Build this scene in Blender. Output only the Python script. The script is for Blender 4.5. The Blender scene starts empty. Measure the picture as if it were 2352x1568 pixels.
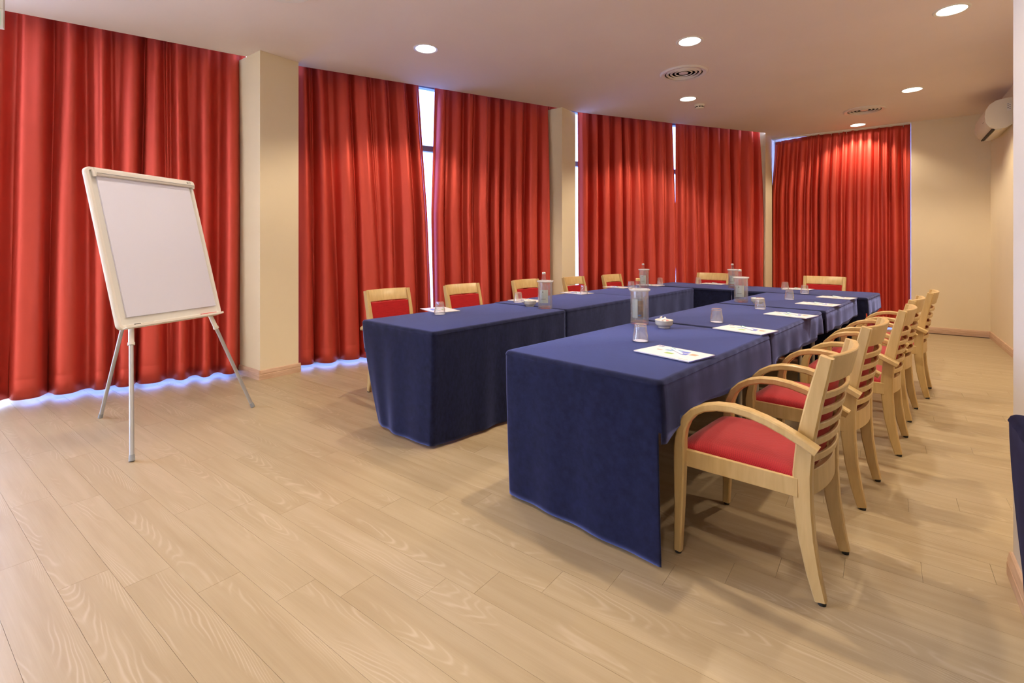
import bpy, bmesh, math, random
from mathutils import Vector, Matrix

# ------------------------------------------------------------------ camera, world, exposure
scene = bpy.context.scene
C = scene.collection
F_PX, HOR, CAM_H, YAW = 1132.0, 567.0, 1.27, math.radians(37.0)
H = 3.15                                     # ceiling height
cam_d = bpy.data.cameras.new('camera')
cam_d.sensor_width = 36.0
cam_d.sensor_fit = 'HORIZONTAL'
cam_d.lens = F_PX / 2352 * 36
cam_d.shift_y = -(784 - HOR) / 2352
cam_d.clip_start = 0.05
cam = bpy.data.objects.new('camera', cam_d)
cam.location = (0, 0, CAM_H)
cam.rotation_euler = (math.pi / 2, 0, YAW)
C.objects.link(cam)
scene.camera = cam

world = bpy.data.worlds.new('world')
scene.world = world
world.use_nodes = True
wbg = world.node_tree.nodes['Background']
wbg.inputs[0].default_value = (0.54, 0.66, 1.0, 1)
wbg.inputs[1].default_value = 14.5

scene.view_settings.view_transform = 'Standard'
scene.view_settings.look = 'None'
scene.view_settings.gamma = 1.0
scene.view_settings.use_curve_mapping = False
scene.view_settings.exposure = 0.43
scene.cycles.use_denoising = True
scene.cycles.max_bounces = 9
scene.cycles.diffuse_bounces = 4
scene.cycles.glossy_bounces = 3
scene.cycles.transmission_bounces = 9
scene.cycles.use_adaptive_sampling = True
scene.cycles.adaptive_threshold = 0.12
scene.cycles.light_sampling_threshold = 0.03
scene.cycles.caustics_reflective = False
scene.cycles.transparent_max_bounces = 24
scene.cycles.sample_clamp_indirect = 6.0

LAMP_COL = (1.0, 0.83, 0.61)
LAMP_W = 84.0

FW = (-math.sin(YAW), math.cos(YAW))
RT = (math.cos(YAW), math.sin(YAW))


def at(px, py, z):
    """floor-plan point where the photograph's pixel meets the height z"""
    t = (z - CAM_H) / ((HOR - py) / F_PX)
    u = (px - 1176) / F_PX
    return (t * (FW[0] + u * RT[0]), t * (FW[1] + u * RT[1]))


# ------------------------------------------------------------------ materials
def new_mat(name):
    m = bpy.data.materials.new(name)
    m.use_nodes = True
    nt = m.node_tree
    return m, nt, nt.nodes['Principled BSDF']


def nd(nt, typ, **kw):
    n = nt.nodes.new(typ)
    for k, v in kw.items():
        if k.startswith('i_'):
            n.inputs[k[2:].replace('_', ' ')].default_value = v
        else:
            setattr(n, k, v)
    return n


def mth(nt, op, a, b=None, c=None):
    n = nt.nodes.new('ShaderNodeMath')
    n.operation = op
    for i, v in enumerate((a, b, c)):
        if v is None:
            continue
        if isinstance(v, (int, float)):
            n.inputs[i].default_value = v
        else:
            nt.links.new(v, n.inputs[i])
    return n.outputs[0]


def ramp(nt, fac, stops):
    r = nt.nodes.new('ShaderNodeValToRGB')
    el = r.color_ramp.elements
    while len(el) < len(stops):
        el.new(0.5)
    for e, (p, c) in zip(el, stops):
        e.position = p
        e.color = (*c, 1)
    nt.links.new(fac, r.inputs[0])
    return r.outputs[0]


def bump(nt, bsdf, height, strength, dist):
    b = nt.nodes.new('ShaderNodeBump')
    b.inputs['Strength'].default_value = strength
    b.inputs['Distance'].default_value = dist
    nt.links.new(height, b.inputs['Height'])
    nt.links.new(b.outputs[0], bsdf.inputs['Normal'])


def plain(name, col, rough=0.5, metal=0.0, spec=0.5, noise=0.0, nscale=8.0, bumps=0.0):
    m, nt, b = new_mat(name)
    b.inputs['Base Color'].default_value = (*col, 1)
    b.inputs['Roughness'].default_value = rough
    b.inputs['Metallic'].default_value = metal
    b.inputs['Specular IOR Level'].default_value = spec
    if noise or bumps:
        tc = nd(nt, 'ShaderNodeTexCoord')
        n = nd(nt, 'ShaderNodeTexNoise', i_Scale=nscale, i_Detail=5.0)
        nt.links.new(tc.outputs['Object'], n.inputs['Vector'])
        if noise:
            c0 = tuple(max(0, c * (1 - noise)) for c in col)
            c1 = tuple(min(1, c * (1 + noise)) for c in col)
            nt.links.new(ramp(nt, n.outputs[0], [(0.3, c0), (0.7, c1)]), b.inputs['Base Color'])
        if bumps:
            bump(nt, b, n.outputs[0], 0.3, bumps)
    return m


def wood(name, c0, c1, rough=0.4, axis=(1, 1, 1), scale=30.0):
    m, nt, b = new_mat(name)
    tc = nd(nt, 'ShaderNodeTexCoord')
    mp = nd(nt, 'ShaderNodeMapping')
    mp.inputs['Scale'].default_value = axis
    nt.links.new(tc.outputs['Object'], mp.inputs['Vector'])
    n = nd(nt, 'ShaderNodeTexNoise', i_Scale=scale, i_Detail=6.0, i_Distortion=0.4)
    nt.links.new(mp.outputs[0], n.inputs['Vector'])
    nt.links.new(ramp(nt, n.outputs[0], [(0.3, c0), (0.7, c1)]), b.inputs['Base Color'])
    b.inputs['Roughness'].default_value = rough
    return m


def plank_mat(name, world_coords):
    m, nt, b = new_mat(name)
    tc = nd(nt, 'ShaderNodeTexCoord')
    oi = nd(nt, 'ShaderNodeObjectInfo')
    sep = nd(nt, 'ShaderNodeSeparateXYZ')
    nt.links.new(tc.outputs['Object'], sep.inputs[0])
    rnd = oi.outputs['Random']
    x = mth(nt, 'ADD', sep.outputs[0], mth(nt, 'MULTIPLY', rnd, 37.0))
    y = sep.outputs[1]
    # slow wander of the grain along the board
    cv = nd(nt, 'ShaderNodeCombineXYZ')
    nt.links.new(mth(nt, 'MULTIPLY', x, 1.5), cv.inputs[0])
    nt.links.new(mth(nt, 'MULTIPLY', y, 7.0), cv.inputs[1])
    nt.links.new(mth(nt, 'MULTIPLY', rnd, 91.0), cv.inputs[2])
    n1 = nd(nt, 'ShaderNodeTexNoise', i_Scale=1.0, i_Detail=2.0, i_Roughness=0.45)
    nt.links.new(cv.outputs[0], n1.inputs['Vector'])
    # cathedral rings: parabolas across the board, wandering with the noise
    yc = mth(nt, 'SUBTRACT', y, mth(nt, 'MULTIPLY', mth(nt, 'SUBTRACT', rnd, 0.5), 0.10))
    par = mth(nt, 'MULTIPLY', mth(nt, 'MULTIPLY', yc, yc), 330.0)
    ph = mth(nt, 'ADD', mth(nt, 'ADD', mth(nt, 'MULTIPLY', x, 4.0), par), mth(nt, 'MULTIPLY', n1.outputs[0], 6.0))
    ring = mth(nt, 'SINE', mth(nt, 'MULTIPLY', ph, 13.0))
    ring = mth(nt, 'POWER', mth(nt, 'MULTIPLY', mth(nt, 'ADD', ring, 1.0), 0.5), 4.0)
    cm = nd(nt, 'ShaderNodeCombineXYZ')
    nt.links.new(mth(nt, 'MULTIPLY', x, 1.7), cm.inputs[0])
    nt.links.new(mth(nt, 'MULTIPLY', y, 14.0), cm.inputs[1])
    nt.links.new(mth(nt, 'MULTIPLY', rnd, 17.0), cm.inputs[2])
    nm = nd(nt, 'ShaderNodeTexNoise', i_Scale=1.0, i_Detail=2.0)
    nt.links.new(cm.outputs[0], nm.inputs['Vector'])
    mask = nd(nt, 'ShaderNodeMapRange', clamp=True)
    mask.inputs[1].default_value = 0.52
    mask.inputs[2].default_value = 0.66
    nt.links.new(nm.outputs[0], mask.inputs[0])
    ringm = mth(nt, 'MULTIPLY', mth(nt, 'MULTIPLY', ring, mask.outputs[0]), 0.46)
    # fine pores
    cp = nd(nt, 'ShaderNodeCombineXYZ')
    nt.links.new(mth(nt, 'MULTIPLY', x, 6.0), cp.inputs[0])
    nt.links.new(mth(nt, 'MULTIPLY', y, 330.0), cp.inputs[1])
    nt.links.new(rnd, cp.inputs[2])
    n2 = nd(nt, 'ShaderNodeTexNoise', i_Scale=1.0, i_Detail=2.0)
    nt.links.new(cp.outputs[0], n2.inputs['Vector'])
    # board tone
    n3 = nd(nt, 'ShaderNodeTexNoise', i_Scale=1.0, i_Detail=3.0)
    c3 = nd(nt, 'ShaderNodeCombineXYZ')
    nt.links.new(mth(nt, 'MULTIPLY', x, 1.6), c3.inputs[0])
    nt.links.new(mth(nt, 'MULTIPLY', y, 22.0), c3.inputs[1])
    nt.links.new(mth(nt, 'MULTIPLY', rnd, 53.0), c3.inputs[2])
    nt.links.new(c3.outputs[0], n3.inputs['Vector'])
    tone = mth(nt, 'ADD', mth(nt, 'MULTIPLY', n3.outputs[0], 0.62),
               mth(nt, 'ADD', mth(nt, 'MULTIPLY', n2.outputs[0], 0.20), mth(nt, 'MULTIPLY', rnd, 0.13)))
    base = ramp(nt, tone, [(0.24, (0.365, 0.268, 0.150)), (0.46, (0.41, 0.312, 0.184)), (0.70, (0.465, 0.362, 0.228))])
    mix = nd(nt, 'ShaderNodeMix', data_type='RGBA')
    mix.inputs['B'].default_value = (0.58, 0.47, 0.34, 1)
    nt.links.new(base, mix.inputs['A'])
    nt.links.new(ringm, mix.inputs['Factor'])
    nt.links.new(mix.outputs['Result'], b.inputs['Base Color'])
    b.inputs['Roughness'].default_value = 0.42
    b.inputs['Specular IOR Level'].default_value = 0.4
    bump(nt, b, n2.outputs[0], 0.05, 0.001)
    return m


def fabric(name, col, var=0.2, rough=0.8, sheen=0.3, sheen_col=(1, 1, 1), scale=14.0, weave=0.0, stretch=(1, 1, 1), spec=0.2, metal=0.0):
    m, nt, b = new_mat(name)
    tc = nd(nt, 'ShaderNodeTexCoord')
    mp = nd(nt, 'ShaderNodeMapping')
    mp.inputs['Scale'].default_value = stretch
    nt.links.new(tc.outputs['Object'], mp.inputs['Vector'])
    n = nd(nt, 'ShaderNodeTexNoise', i_Scale=scale, i_Detail=8.0, i_Roughness=0.65)
    nt.links.new(mp.outputs[0], n.inputs['Vector'])
    c0 = tuple(c * (1 - var) for c in col)
    c1 = tuple(min(1, c * (1 + var)) for c in col)
    nt.links.new(ramp(nt, n.outputs[0], [(0.3, c0), (0.7, c1)]), b.inputs['Base Color'])
    b.inputs['Roughness'].default_value = rough
    b.inputs['Specular IOR Level'].default_value = spec
    b.inputs['Sheen Weight'].default_value = sheen
    b.inputs['Metallic'].default_value = metal
    b.inputs['Sheen Roughness'].default_value = 0.34
    b.inputs['Sheen Tint'].default_value = (*sheen_col, 1)
    if weave:
        n2 = nd(nt, 'ShaderNodeTexNoise', i_Scale=weave, i_Detail=2.0)
        nt.links.new(tc.outputs['Object'], n2.inputs['Vector'])
        bump(nt, b, n2.outputs[0], 0.25, 0.002)
    return m


def waffle(name):
    m, nt, b = new_mat(name)
    tc = nd(nt, 'ShaderNodeTexCoord')
    sep = nd(nt, 'ShaderNodeSeparateXYZ')
    nt.links.new(tc.outputs['Object'], sep.inputs[0])
    sx = mth(nt, 'SINE', mth(nt, 'MULTIPLY', sep.outputs[0], 2 * math.pi / 0.0075))
    sy = mth(nt, 'SINE', mth(nt, 'MULTIPLY', mth(nt, 'ADD', sep.outputs[1], sep.outputs[2]), 2 * math.pi / 0.0075))
    hgt = mth(nt, 'MULTIPLY', mth(nt, 'ADD', mth(nt, 'MULTIPLY', sx, sy), 1.0), 0.5)
    col = ramp(nt, hgt, [(0.0, (0.20, 0.004, 0.008)), (0.55, (0.40, 0.012, 0.018))])  # shade of the weave's pits painted into the colour
    nt.links.new(col, b.inputs['Base Color'])
    b.inputs['Roughness'].default_value = 0.75
    b.inputs['Specular IOR Level'].default_value = 0.2
    b.inputs['Sheen Weight'].default_value = 0.25
    bump(nt, b, hgt, 0.5, 0.0012)
    return m


def thin_glass(name, tint=(0.94, 0.96, 0.97), gloss=1.0, glint=0.0):
    m = bpy.data.materials.new(name)
    m.use_nodes = True
    nt = m.node_tree
    nt.nodes.remove(nt.nodes['Principled BSDF'])
    out = nt.nodes['Material Output']
    tr = nd(nt, 'ShaderNodeBsdfTransparent')
    tr.inputs[0].default_value = (*tint, 1)
    gl = nd(nt, 'ShaderNodeBsdfGlossy')
    gl.inputs['Roughness'].default_value = 0.04
    lw = nd(nt, 'ShaderNodeLayerWeight', i_Blend=0.5)
    fac = mth(nt, 'MULTIPLY', mth(nt, 'ADD', mth(nt, 'MULTIPLY', mth(nt, 'POWER', lw.outputs['Facing'], 4.0), 0.85), 0.035), gloss)
    mx = nd(nt, 'ShaderNodeMixShader')
    nt.links.new(fac, mx.inputs[0])
    nt.links.new(tr.outputs[0], mx.inputs[1])
    nt.links.new(gl.outputs[0], mx.inputs[2])
    last = mx.outputs[0]
    if glint:  # white diffuse painted in for bright reflections, stronger towards the edges
        df = nd(nt, 'ShaderNodeBsdfDiffuse')
        df.inputs[0].default_value = (0.9, 0.9, 0.92, 1)
        f2 = mth(nt, 'MULTIPLY', mth(nt, 'ADD', mth(nt, 'MULTIPLY', mth(nt, 'POWER', lw.outputs['Facing'], 2.0), 0.8), 0.2), glint)
        mx2 = nd(nt, 'ShaderNodeMixShader')
        nt.links.new(f2, mx2.inputs[0])
        nt.links.new(last, mx2.inputs[1])
        nt.links.new(df.outputs[0], mx2.inputs[2])
        last = mx2.outputs[0]
    nt.links.new(last, out.inputs[0])
    return m


def glass(name, col=(1, 1, 1), ior=1.45, rough=0.0):
    m, nt, b = new_mat(name)
    b.inputs['Base Color'].default_value = (*col, 1)
    b.inputs['Roughness'].default_value = rough
    b.inputs['IOR'].default_value = ior
    b.inputs['Transmission Weight'].default_value = 1.0
    return m


def emit(name, col, strength):
    m, nt, b = new_mat(name)
    b.inputs['Base Color'].default_value = (0.9, 0.9, 0.9, 1)
    b.inputs['Emission Color'].default_value = (*col, 1)
    b.inputs['Emission Strength'].default_value = strength
    m.cycles.emission_sampling = 'NONE'
    return m


M = {}
M['ceiling'] = plain('ceiling_paint', (0.89, 0.77, 0.70), 0.9, noise=0.02, nscale=1.5, bumps=0.001)
M['wall'] = plain('cream_wall_paint', (0.84, 0.72, 0.51), 0.85, noise=0.02, nscale=2.0, bumps=0.001)
M['pier'] = plain('pale_pier_paint', (0.68, 0.63, 0.57), 0.85, noise=0.02, nscale=2.0)
M['trim'] = wood('baseboard_wood', (0.56, 0.36, 0.24), (0.68, 0.47, 0.33), 0.4, (1, 1, 6), 9.0)
M['subfloor'] = plain('floor_joint', (0.16, 0.10, 0.06), 0.9, noise=0.1)
M['plank'] = plank_mat('limed_oak_plank', False)
M['curtain'] = fabric('red_satin', (0.66, 0.090, 0.062), 0.08, 0.43, 0.0, (1.0, 0.35, 0.25), 3.0, 500.0, (1, 1, .2), 0.4, 0.6)
M['lining'] = fabric('curtain_lining', (0.75, 0.70, 0.72), 0.05, 0.8, 0.1)
M['cloth'] = fabric('navy_felt', (0.0085, 0.0108, 0.038), 0.40, 0.85, 1.0, (0.36, 0.43, 1.0), 26.0, 900.0, (1, 2.2, 1), 0.15)
M['cloth_dark'] = fabric('dark_navy_cloth', (0.0045, 0.0045, 0.015), 0.30, 0.9, 0.12, (0.4, 0.4, 1.0), 26.0, 900.0, (1, 1, 1), 0.1)  # much darker navy than the felt, with little sheen
M['beech'] = wood('beech', (0.52, 0.355, 0.145), (0.62, 0.44, 0.20), 0.33, (1, 1, 0.15), 40.0)
M['waffle'] = waffle('red_waffle_fabric')
M['backpad'] = fabric('red_rib_fabric', (0.42, 0.014, 0.018), 0.18, 0.8, 0.2, (1, .4, .4), 60.0, 400.0, (.3, .3, 3))
M['rubber'] = plain('black_foot', (0.02, 0.02, 0.02), 0.7)
M['steel'] = plain('grey_table_leg', (0.45, 0.46, 0.48), 0.35, 0.6)
M['laminate'] = plain('table_laminate', (0.30, 0.26, 0.22), 0.5)
M['alu'] = plain('window_aluminium', (0.30, 0.36, 0.46), 0.45, 0.2)
M['pane'] = thin_glass('window_glass', (0.97, 0.98, 1.0), 0.6)
M['pane_tint'] = thin_glass('dimming_glass', (0.42, 0.50, 0.72), 0.6)  # tint added to dim and cool the daylight at hems and gaps
M['terrace'] = plain('terrace_stone', (0.76, 0.72, 0.67), 0.9, noise=0.1)
M['render'] = plain('outer_wall', (0.6, 0.58, 0.55), 0.9)
M['white_plastic'] = plain('white_plastic', (0.80, 0.77, 0.70), 0.35)
M['ac_plastic'] = plain('ivory_plastic', (0.80, 0.74, 0.60), 0.35)
M['dark'] = plain('dark_slot', (0.03, 0.025, 0.02), 0.7)
M['duct'] = plain('duct_grey', (0.20, 0.16, 0.14), 0.7)
M['vent_white'] = plain('vent_enamel', (0.78, 0.72, 0.67), 0.4)
M['reflector'] = plain('lamp_reflector', (0.88, 0.88, 0.90), 0.25, 0.3)
M['lampface'] = emit('lamp_face', (1.0, 0.95, 0.86), 14.0)
M['board'] = plain('whiteboard_enamel', (0.78, 0.77, 0.73), 0.25)
M['frame_white'] = plain('easel_frame', (0.80, 0.77, 0.72), 0.4)
M['paper'] = plain('paper', (0.76, 0.77, 0.92), 0.75)
M['alu_leg'] = plain('grey_aluminium', (0.48, 0.49, 0.51), 0.35, 0.5)
M['grey_plastic'] = plain('grey_plastic', (0.30, 0.32, 0.35), 0.5)
M['black_ink'] = plain('black_plastic', (0.02, 0.02, 0.022), 0.35)
M['red_ink'] = plain('red_plastic', (0.65, 0.03, 0.05), 0.35)
M['tumbler'] = thin_glass('tumbler_glass', (0.985, 0.985, 0.99), 2.0, 0.20)
M['acrylic'] = thin_glass('clear_acrylic', (0.992, 0.992, 0.995), 1.0, 0.16)
M['acrylic_rim'] = plain('acrylic_rim', (0.80, 0.80, 0.84), 0.12)
M['acrylic_rim'].node_tree.nodes['Principled BSDF'].inputs['Alpha'].default_value = 0.45
M['bottle'] = thin_glass('bottle_glass', (0.94, 0.955, 0.97), 1.0, 0.22)
M['cap'] = plain('silver_cap', (0.75, 0.75, 0.74), 0.3, 0.4)
M['cap_gold'] = plain('gold_cap', (0.75, 0.50, 0.20), 0.35, 0.3)
M['label'] = plain('frosted_label', (0.62, 0.70, 0.68), 0.6)
M['label_brown'] = plain('brown_label', (0.22, 0.13, 0.06), 0.5, noise=0.5, nscale=60.0)
M['label_blue'] = plain('blue_label', (0.05, 0.16, 0.42), 0.5)
M['label_mark'] = plain('label_print', (0.25, 0.24, 0.20), 0.5)
M['china'] = plain('white_china', (0.82, 0.80, 0.76), 0.2)
M['candy_pink'] = plain('pink_wrapper', (0.85, 0.30, 0.30), 0.3)
M['candy_white'] = plain('white_wrapper', (0.85, 0.84, 0.82), 0.3)
M['pad_white'] = plain('notepad_cover', (0.80, 0.78, 0.82), 0.35)
M['pad_blue'] = plain('notepad_spine', (0.10, 0.14, 0.55), 0.4)
M['print_navy'] = plain('print_navy', (0.06, 0.09, 0.30), 0.45)
M['print_blue'] = plain('print_blue', (0.10, 0.17, 0.65), 0.45)
M['print_sky'] = plain('print_sky', (0.22, 0.42, 0.70), 0.45)
M['print_green'] = plain('print_green', (0.28, 0.48, 0.10), 0.45)
M['print_tan'] = plain('print_tan', (0.50, 0.33, 0.22), 0.45)
M['pen_white'] = plain('pen_white', (0.80, 0.84, 0.84), 0.3)
M['pen_green'] = plain('pen_green', (0.05, 0.35, 0.25), 0.4)
M['sign_green'] = emit('exit_sign_green', (0.03, 0.60, 0.28), 0.45)
M['sign_green'].node_tree.nodes['Principled BSDF'].inputs['Base Color'].default_value = (0.03, 0.42, 0.20, 1)
M['ac_print'] = plain('sticker_print', (0.25, 0.24, 0.24), 0.6)


# ------------------------------------------------------------------ mesh helpers
class MB:
    def __init__(self):
        self.v, self.f = [], []

    def add(self, vs, fs):
        o = len(self.v)
        self.v += [tuple(p) for p in vs]
        self.f += [tuple(i + o for i in q) for q in fs]
        return self

    def box(self, x0, x1, y0, y1, z0, z1, bev=0.0, T=None):
        x0, x1 = min(x0, x1), max(x0, x1)
        y0, y1 = min(y0, y1), max(y0, y1)
        z0, z1 = min(z0, z1), max(z0, z1)
        if bev <= 0:
            vs = [(x, y, z) for z in (z0, z1) for y in (y0, y1) for x in (x0, x1)]
            fs = [(0, 2, 3, 1), (4, 5, 7, 6), (0, 1, 5, 4), (2, 6, 7, 3), (0, 4, 6, 2), (1, 3, 7, 5)]
        else:
            bm = bmesh.new()
            bmesh.ops.create_cube(bm, size=1.0)
            for v in bm.verts:
                v.co = Vector(((x0 + x1) / 2 + v.co.x * (x1 - x0), (y0 + y1) / 2 + v.co.y * (y1 - y0), (z0 + z1) / 2 + v.co.z * (z1 - z0)))
            bmesh.ops.bevel(bm, geom=bm.edges[:], offset=bev, segments=2, affect='EDGES', profile=0.6)
            bm.verts.index_update()
            vs = [v.co.copy() for v in bm.verts]
            fs = [[v.index for v in f.verts] for f in bm.faces]
            bm.free()
        if T is not None:
            vs = [T @ Vector(p) for p in vs]
        return self.add(vs, fs)

    def lathe(self, prof, seg=32, cx=0, cy=0, close=False, rmod=None):
        """prof: list of (r, z)"""
        vs, fs = [], []
        n = len(prof)
        for i in range(seg):
            a = 2 * math.pi * i / seg
            for k, (r, z) in enumerate(prof):
                rr = r * (rmod(i, k) if rmod else 1.0)
                vs.append((cx + rr * math.cos(a), cy + rr * math.sin(a), z))
        for i in range(seg):
            j = (i + 1) % seg
            for k in range(n - 1 + (1 if close else 0)):
                k2 = (k + 1) % n
                fs.append((i * n + k, j * n + k, j * n + k2, i * n + k2))
        if not close:
            if prof[0][0] > 1e-6:
                fs.append(tuple(i * n for i in reversed(range(seg))))
            if prof[-1][0] > 1e-6:
                fs.append(tuple(i * n + n - 1 for i in range(seg)))
        return self.add(vs, fs)

    def tube(self, path, rad, seg=12):
        path = [Vector(p) for p in path]
        rads = rad if isinstance(rad, (list, tuple)) else [rad] * len(path)
        vs, fs = [], []
        for i, p in enumerate(path):
            t = (path[min(i + 1, len(path) - 1)] - path[max(i - 1, 0)]).normalized()
            ref = Vector((0, 0, 1)) if abs(t.z) < 0.9 else Vector((1, 0, 0))
            a = t.cross(ref).normalized()
            b = t.cross(a).normalized()
            for k in range(seg):
                an = 2 * math.pi * k / seg
                vs.append(p + (a * math.cos(an) + b * math.sin(an)) * rads[i])
        for i in range(len(path) - 1):
            for k in range(seg):
                k2 = (k + 1) % seg
                fs.append((i * seg + k, i * seg + k2, (i + 1) * seg + k2, (i + 1) * seg + k))
        fs.append(tuple(reversed(range(seg))))
        fs.append(tuple((len(path) - 1) * seg + k for k in range(seg)))
        return self.add(vs, fs)

    def sweep(self, path, side, a, b, ch=0.25):
        """rectangular bar with eased edges along a path; a = half size along side, b = half size across"""
        path = [Vector(p) for p in path]
        n = len(path)
        A = a if isinstance(a, (list, tuple)) else [a] * n
        B = b if isinstance(b, (list, tuple)) else [b] * n
        side = Vector(side).normalized()
        vs, fs = [], []
        for i, p in enumerate(path):
            t = (path[min(i + 1, n - 1)] - path[max(i - 1, 0)]).normalized()
            s = (side - t * side.dot(t)).normalized()
            w = t.cross(s).normalized()
            c = ch * min(A[i], B[i])
            for (u, v) in ((A[i] - c, -B[i]), (A[i], -B[i] + c), (A[i], B[i] - c), (A[i] - c, B[i]),
                           (-A[i] + c, B[i]), (-A[i], B[i] - c), (-A[i], -B[i] + c), (-A[i] + c, -B[i])):
                vs.append(p + s * u + w * v)
        for i in range(n - 1):
            for k in range(8):
                k2 = (k + 1) % 8
                fs.append((i * 8 + k, i * 8 + k2, (i + 1) * 8 + k2, (i + 1) * 8 + k))
        fs.append(tuple(reversed(range(8))))
        fs.append(tuple((n - 1) * 8 + k for k in range(8)))
        return self.add(vs, fs)

    def mesh(self, name, mat, smooth=35):
        me = bpy.data.meshes.new(name)
        me.from_pydata(self.v, [], self.f)
        bm = bmesh.new()
        bm.from_mesh(me)
        bmesh.ops.recalc_face_normals(bm, faces=bm.faces[:])
        bm.to_mesh(me)
        bm.free()
        me.materials.append(mat)
        if smooth:
            me.shade_smooth()
            me.set_sharp_from_angle(angle=math.radians(smooth))
        return me

    def build(self, name, mat, parent=None, smooth=35, loc=None, rotz=None):
        o = bpy.data.objects.new(name, self.mesh(name, mat, smooth))
        C.objects.link(o)
        if parent is not None:
            o.parent = parent
        if loc is not None:
            o.location = loc
        if rotz is not None:
            o.rotation_euler = (0, 0, rotz)
        return o


def tag(o, label=None, cat=None, group=None, kind=None):
    if label:
        o['label'] = label
    if cat:
        o['category'] = cat
    if group:
        o['group'] = group
    if kind:
        o['kind'] = kind
    return o


def thing(name, label, cat, loc=(0, 0, 0), rotz=0.0, group=None, kind=None):
    o = bpy.data.objects.new(name, None)
    o.empty_display_size = 0.05
    C.objects.link(o)
    o.location = loc
    o.rotation_euler = (0, 0, rotz)
    return tag(o, label, cat, group, kind)


def copy_tree(o, parent=None):
    c = o.copy()
    C.objects.link(c)
    if parent is not None:
        c.parent = parent
    for ch in list(o.children):
        copy_tree(ch, c)
    return c


def place(root, loc, rotz, label):
    root.location = loc
    root.rotation_euler = (0, 0, rotz)
    root['label'] = label
    return root


# ------------------------------------------------------------------ floor plan
BACK_Y, RIGHT_X, NEAR_Y = 9.55, 1.20, -3.2
EDGE = [(-6.95, -3.2), (-6.25, -1.2), (-5.587, .696), (-5.029, 2.307), (-4.867, 2.721), (-3.507, 5.722),
        (-3.40, 6.05), (-2.536, 7.486), (-1.559, 8.994)]


def offset_poly(pts, d):
    out = []
    for i, p in enumerate(pts):
        a = pts[max(i - 1, 0)]
        b = pts[min(i + 1, len(pts) - 1)]
        dx, dy = b[0] - a[0], b[1] - a[1]
        l = math.hypot(dx, dy)
        out.append((p[0] - dy / l * d, p[1] + dx / l * d))
    return out


WIN = offset_poly(EDGE, 0.50)
CURT = offset_poly(EDGE, 0.160)
CURT.append((CURT[-1][0] + (CURT[-1][0] - CURT[-2][0]) * .3, CURT[-1][1] + (CURT[-1][1] - CURT[-2][1]) * .3))


def plan_at(px, poly):
    """where the vertical plane of a pixel column crosses a plan polyline"""
    u = (px - 1176) / F_PX
    d = (FW[0] + u * RT[0], FW[1] + u * RT[1])
    s = 0.0
    for a, b in zip(poly, poly[1:]):
        e = (b[0] - a[0], b[1] - a[1])
        L = math.hypot(*e)
        den = d[0] * e[1] - d[1] * e[0]
        if abs(den) > 1e-9:
            t = (a[0] * e[1] - a[1] * e[0]) / den
            k = (a[0] * d[1] - a[1] * d[0]) / den
            if -1e-6 <= k <= 1 + 1e-6 and t > 0:
                return s + k * L
        s += L
    return None


def poly_point(poly, s):
    for a, b in zip(poly, poly[1:]):
        L = math.hypot(b[0] - a[0], b[1] - a[1])
        if s <= L or b == poly[-1]:
            k = s / L
            dx, dy = (b[0] - a[0]) / L, (b[1] - a[1]) / L
            return (a[0] + dx * s, a[1] + dy * s), (dx, dy)
        s -= L


# ------------------------------------------------------------------ ceiling with holes for the downlights
LIGHTS_SEEN = [(-3.467, 3.242), (-1.415, 4.578), (0.433, 5.224), (-1.982, 6.342), (0.274, 7.587), (-0.315, 9.27)]
LIGHTS_MORE = [(0.50, 2.85), (-1.05, 2.60), (-3.75, 0.95), (-2.05, 0.55), (-0.30, 0.40), (-3.5, -1.3), (-1.1, -1.5)]
VENTS = [(-1.727, 5.376), (-0.21, 8.326), (-3.47, 1.82)]
LIGHT_R, VENT_R = 0.105, 0.215


def ring_pts(c, r, n=40):
    return [(c[0] + r * math.cos(2 * math.pi * i / n), c[1] + r * math.sin(2 * math.pi * i / n)) for i in range(n)]


def ceiling():
    bm = bmesh.new()
    outer = EDGE + [(-1.56, BACK_Y + 0.12), (RIGHT_X + 0.1, BACK_Y + 0.12), (RIGHT_X + 0.1, NEAR_Y - .1), (-6.95, NEAR_Y - .1)]
    loops = [outer] + [ring_pts(c, LIGHT_R) for c in LIGHTS_SEEN + LIGHTS_MORE] + [ring_pts(c, VENT_R) for c in VENTS]
    edges = []
    for lp in loops:
        vs = [bm.verts.new((x, y, H)) for x, y in lp]
        for i in range(len(vs)):
            edges.append(bm.edges.new((vs[i], vs[(i + 1) % len(vs)])))
    bmesh.ops.triangle_fill(bm, use_beauty=True, edges=edges)
    # thickness of the ceiling slab at the curtain recess, and the top of the recess
    top = 0.24
    for (a, b, c, d) in zip(EDGE, EDGE[1:], WIN, WIN[1:]):
        q = [bm.verts.new(p) for p in ((a[0], a[1], H), (b[0], b[1], H), (b[0], b[1], H + top), (a[0], a[1], H + top))]
        bm.faces.new(q)
        q2 = [bm.verts.new(p) for p in ((a[0], a[1], H + top), (b[0], b[1], H + top), (d[0] , d[1], H + top), (c[0], c[1], H + top))]
        bm.faces.new(q2)
    for v in bm.verts:
        pass
    me = bpy.data.meshes.new('ceiling')
    bm.to_mesh(me)
    bm.free()
    me.materials.append(M['ceiling'])
    o = bpy.data.objects.new('ceiling', me)
    C.objects.link(o)
    tag(o, 'flat pale ceiling with recessed downlights and round vents', None, kind='structure')


ceiling()

# ------------------------------------------------------------------ walls, columns, baseboards


def struct(name, mb, mat, label, smooth=0):
    return tag(mb.build(name, mat, None, smooth), label, None, kind='structure')


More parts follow.
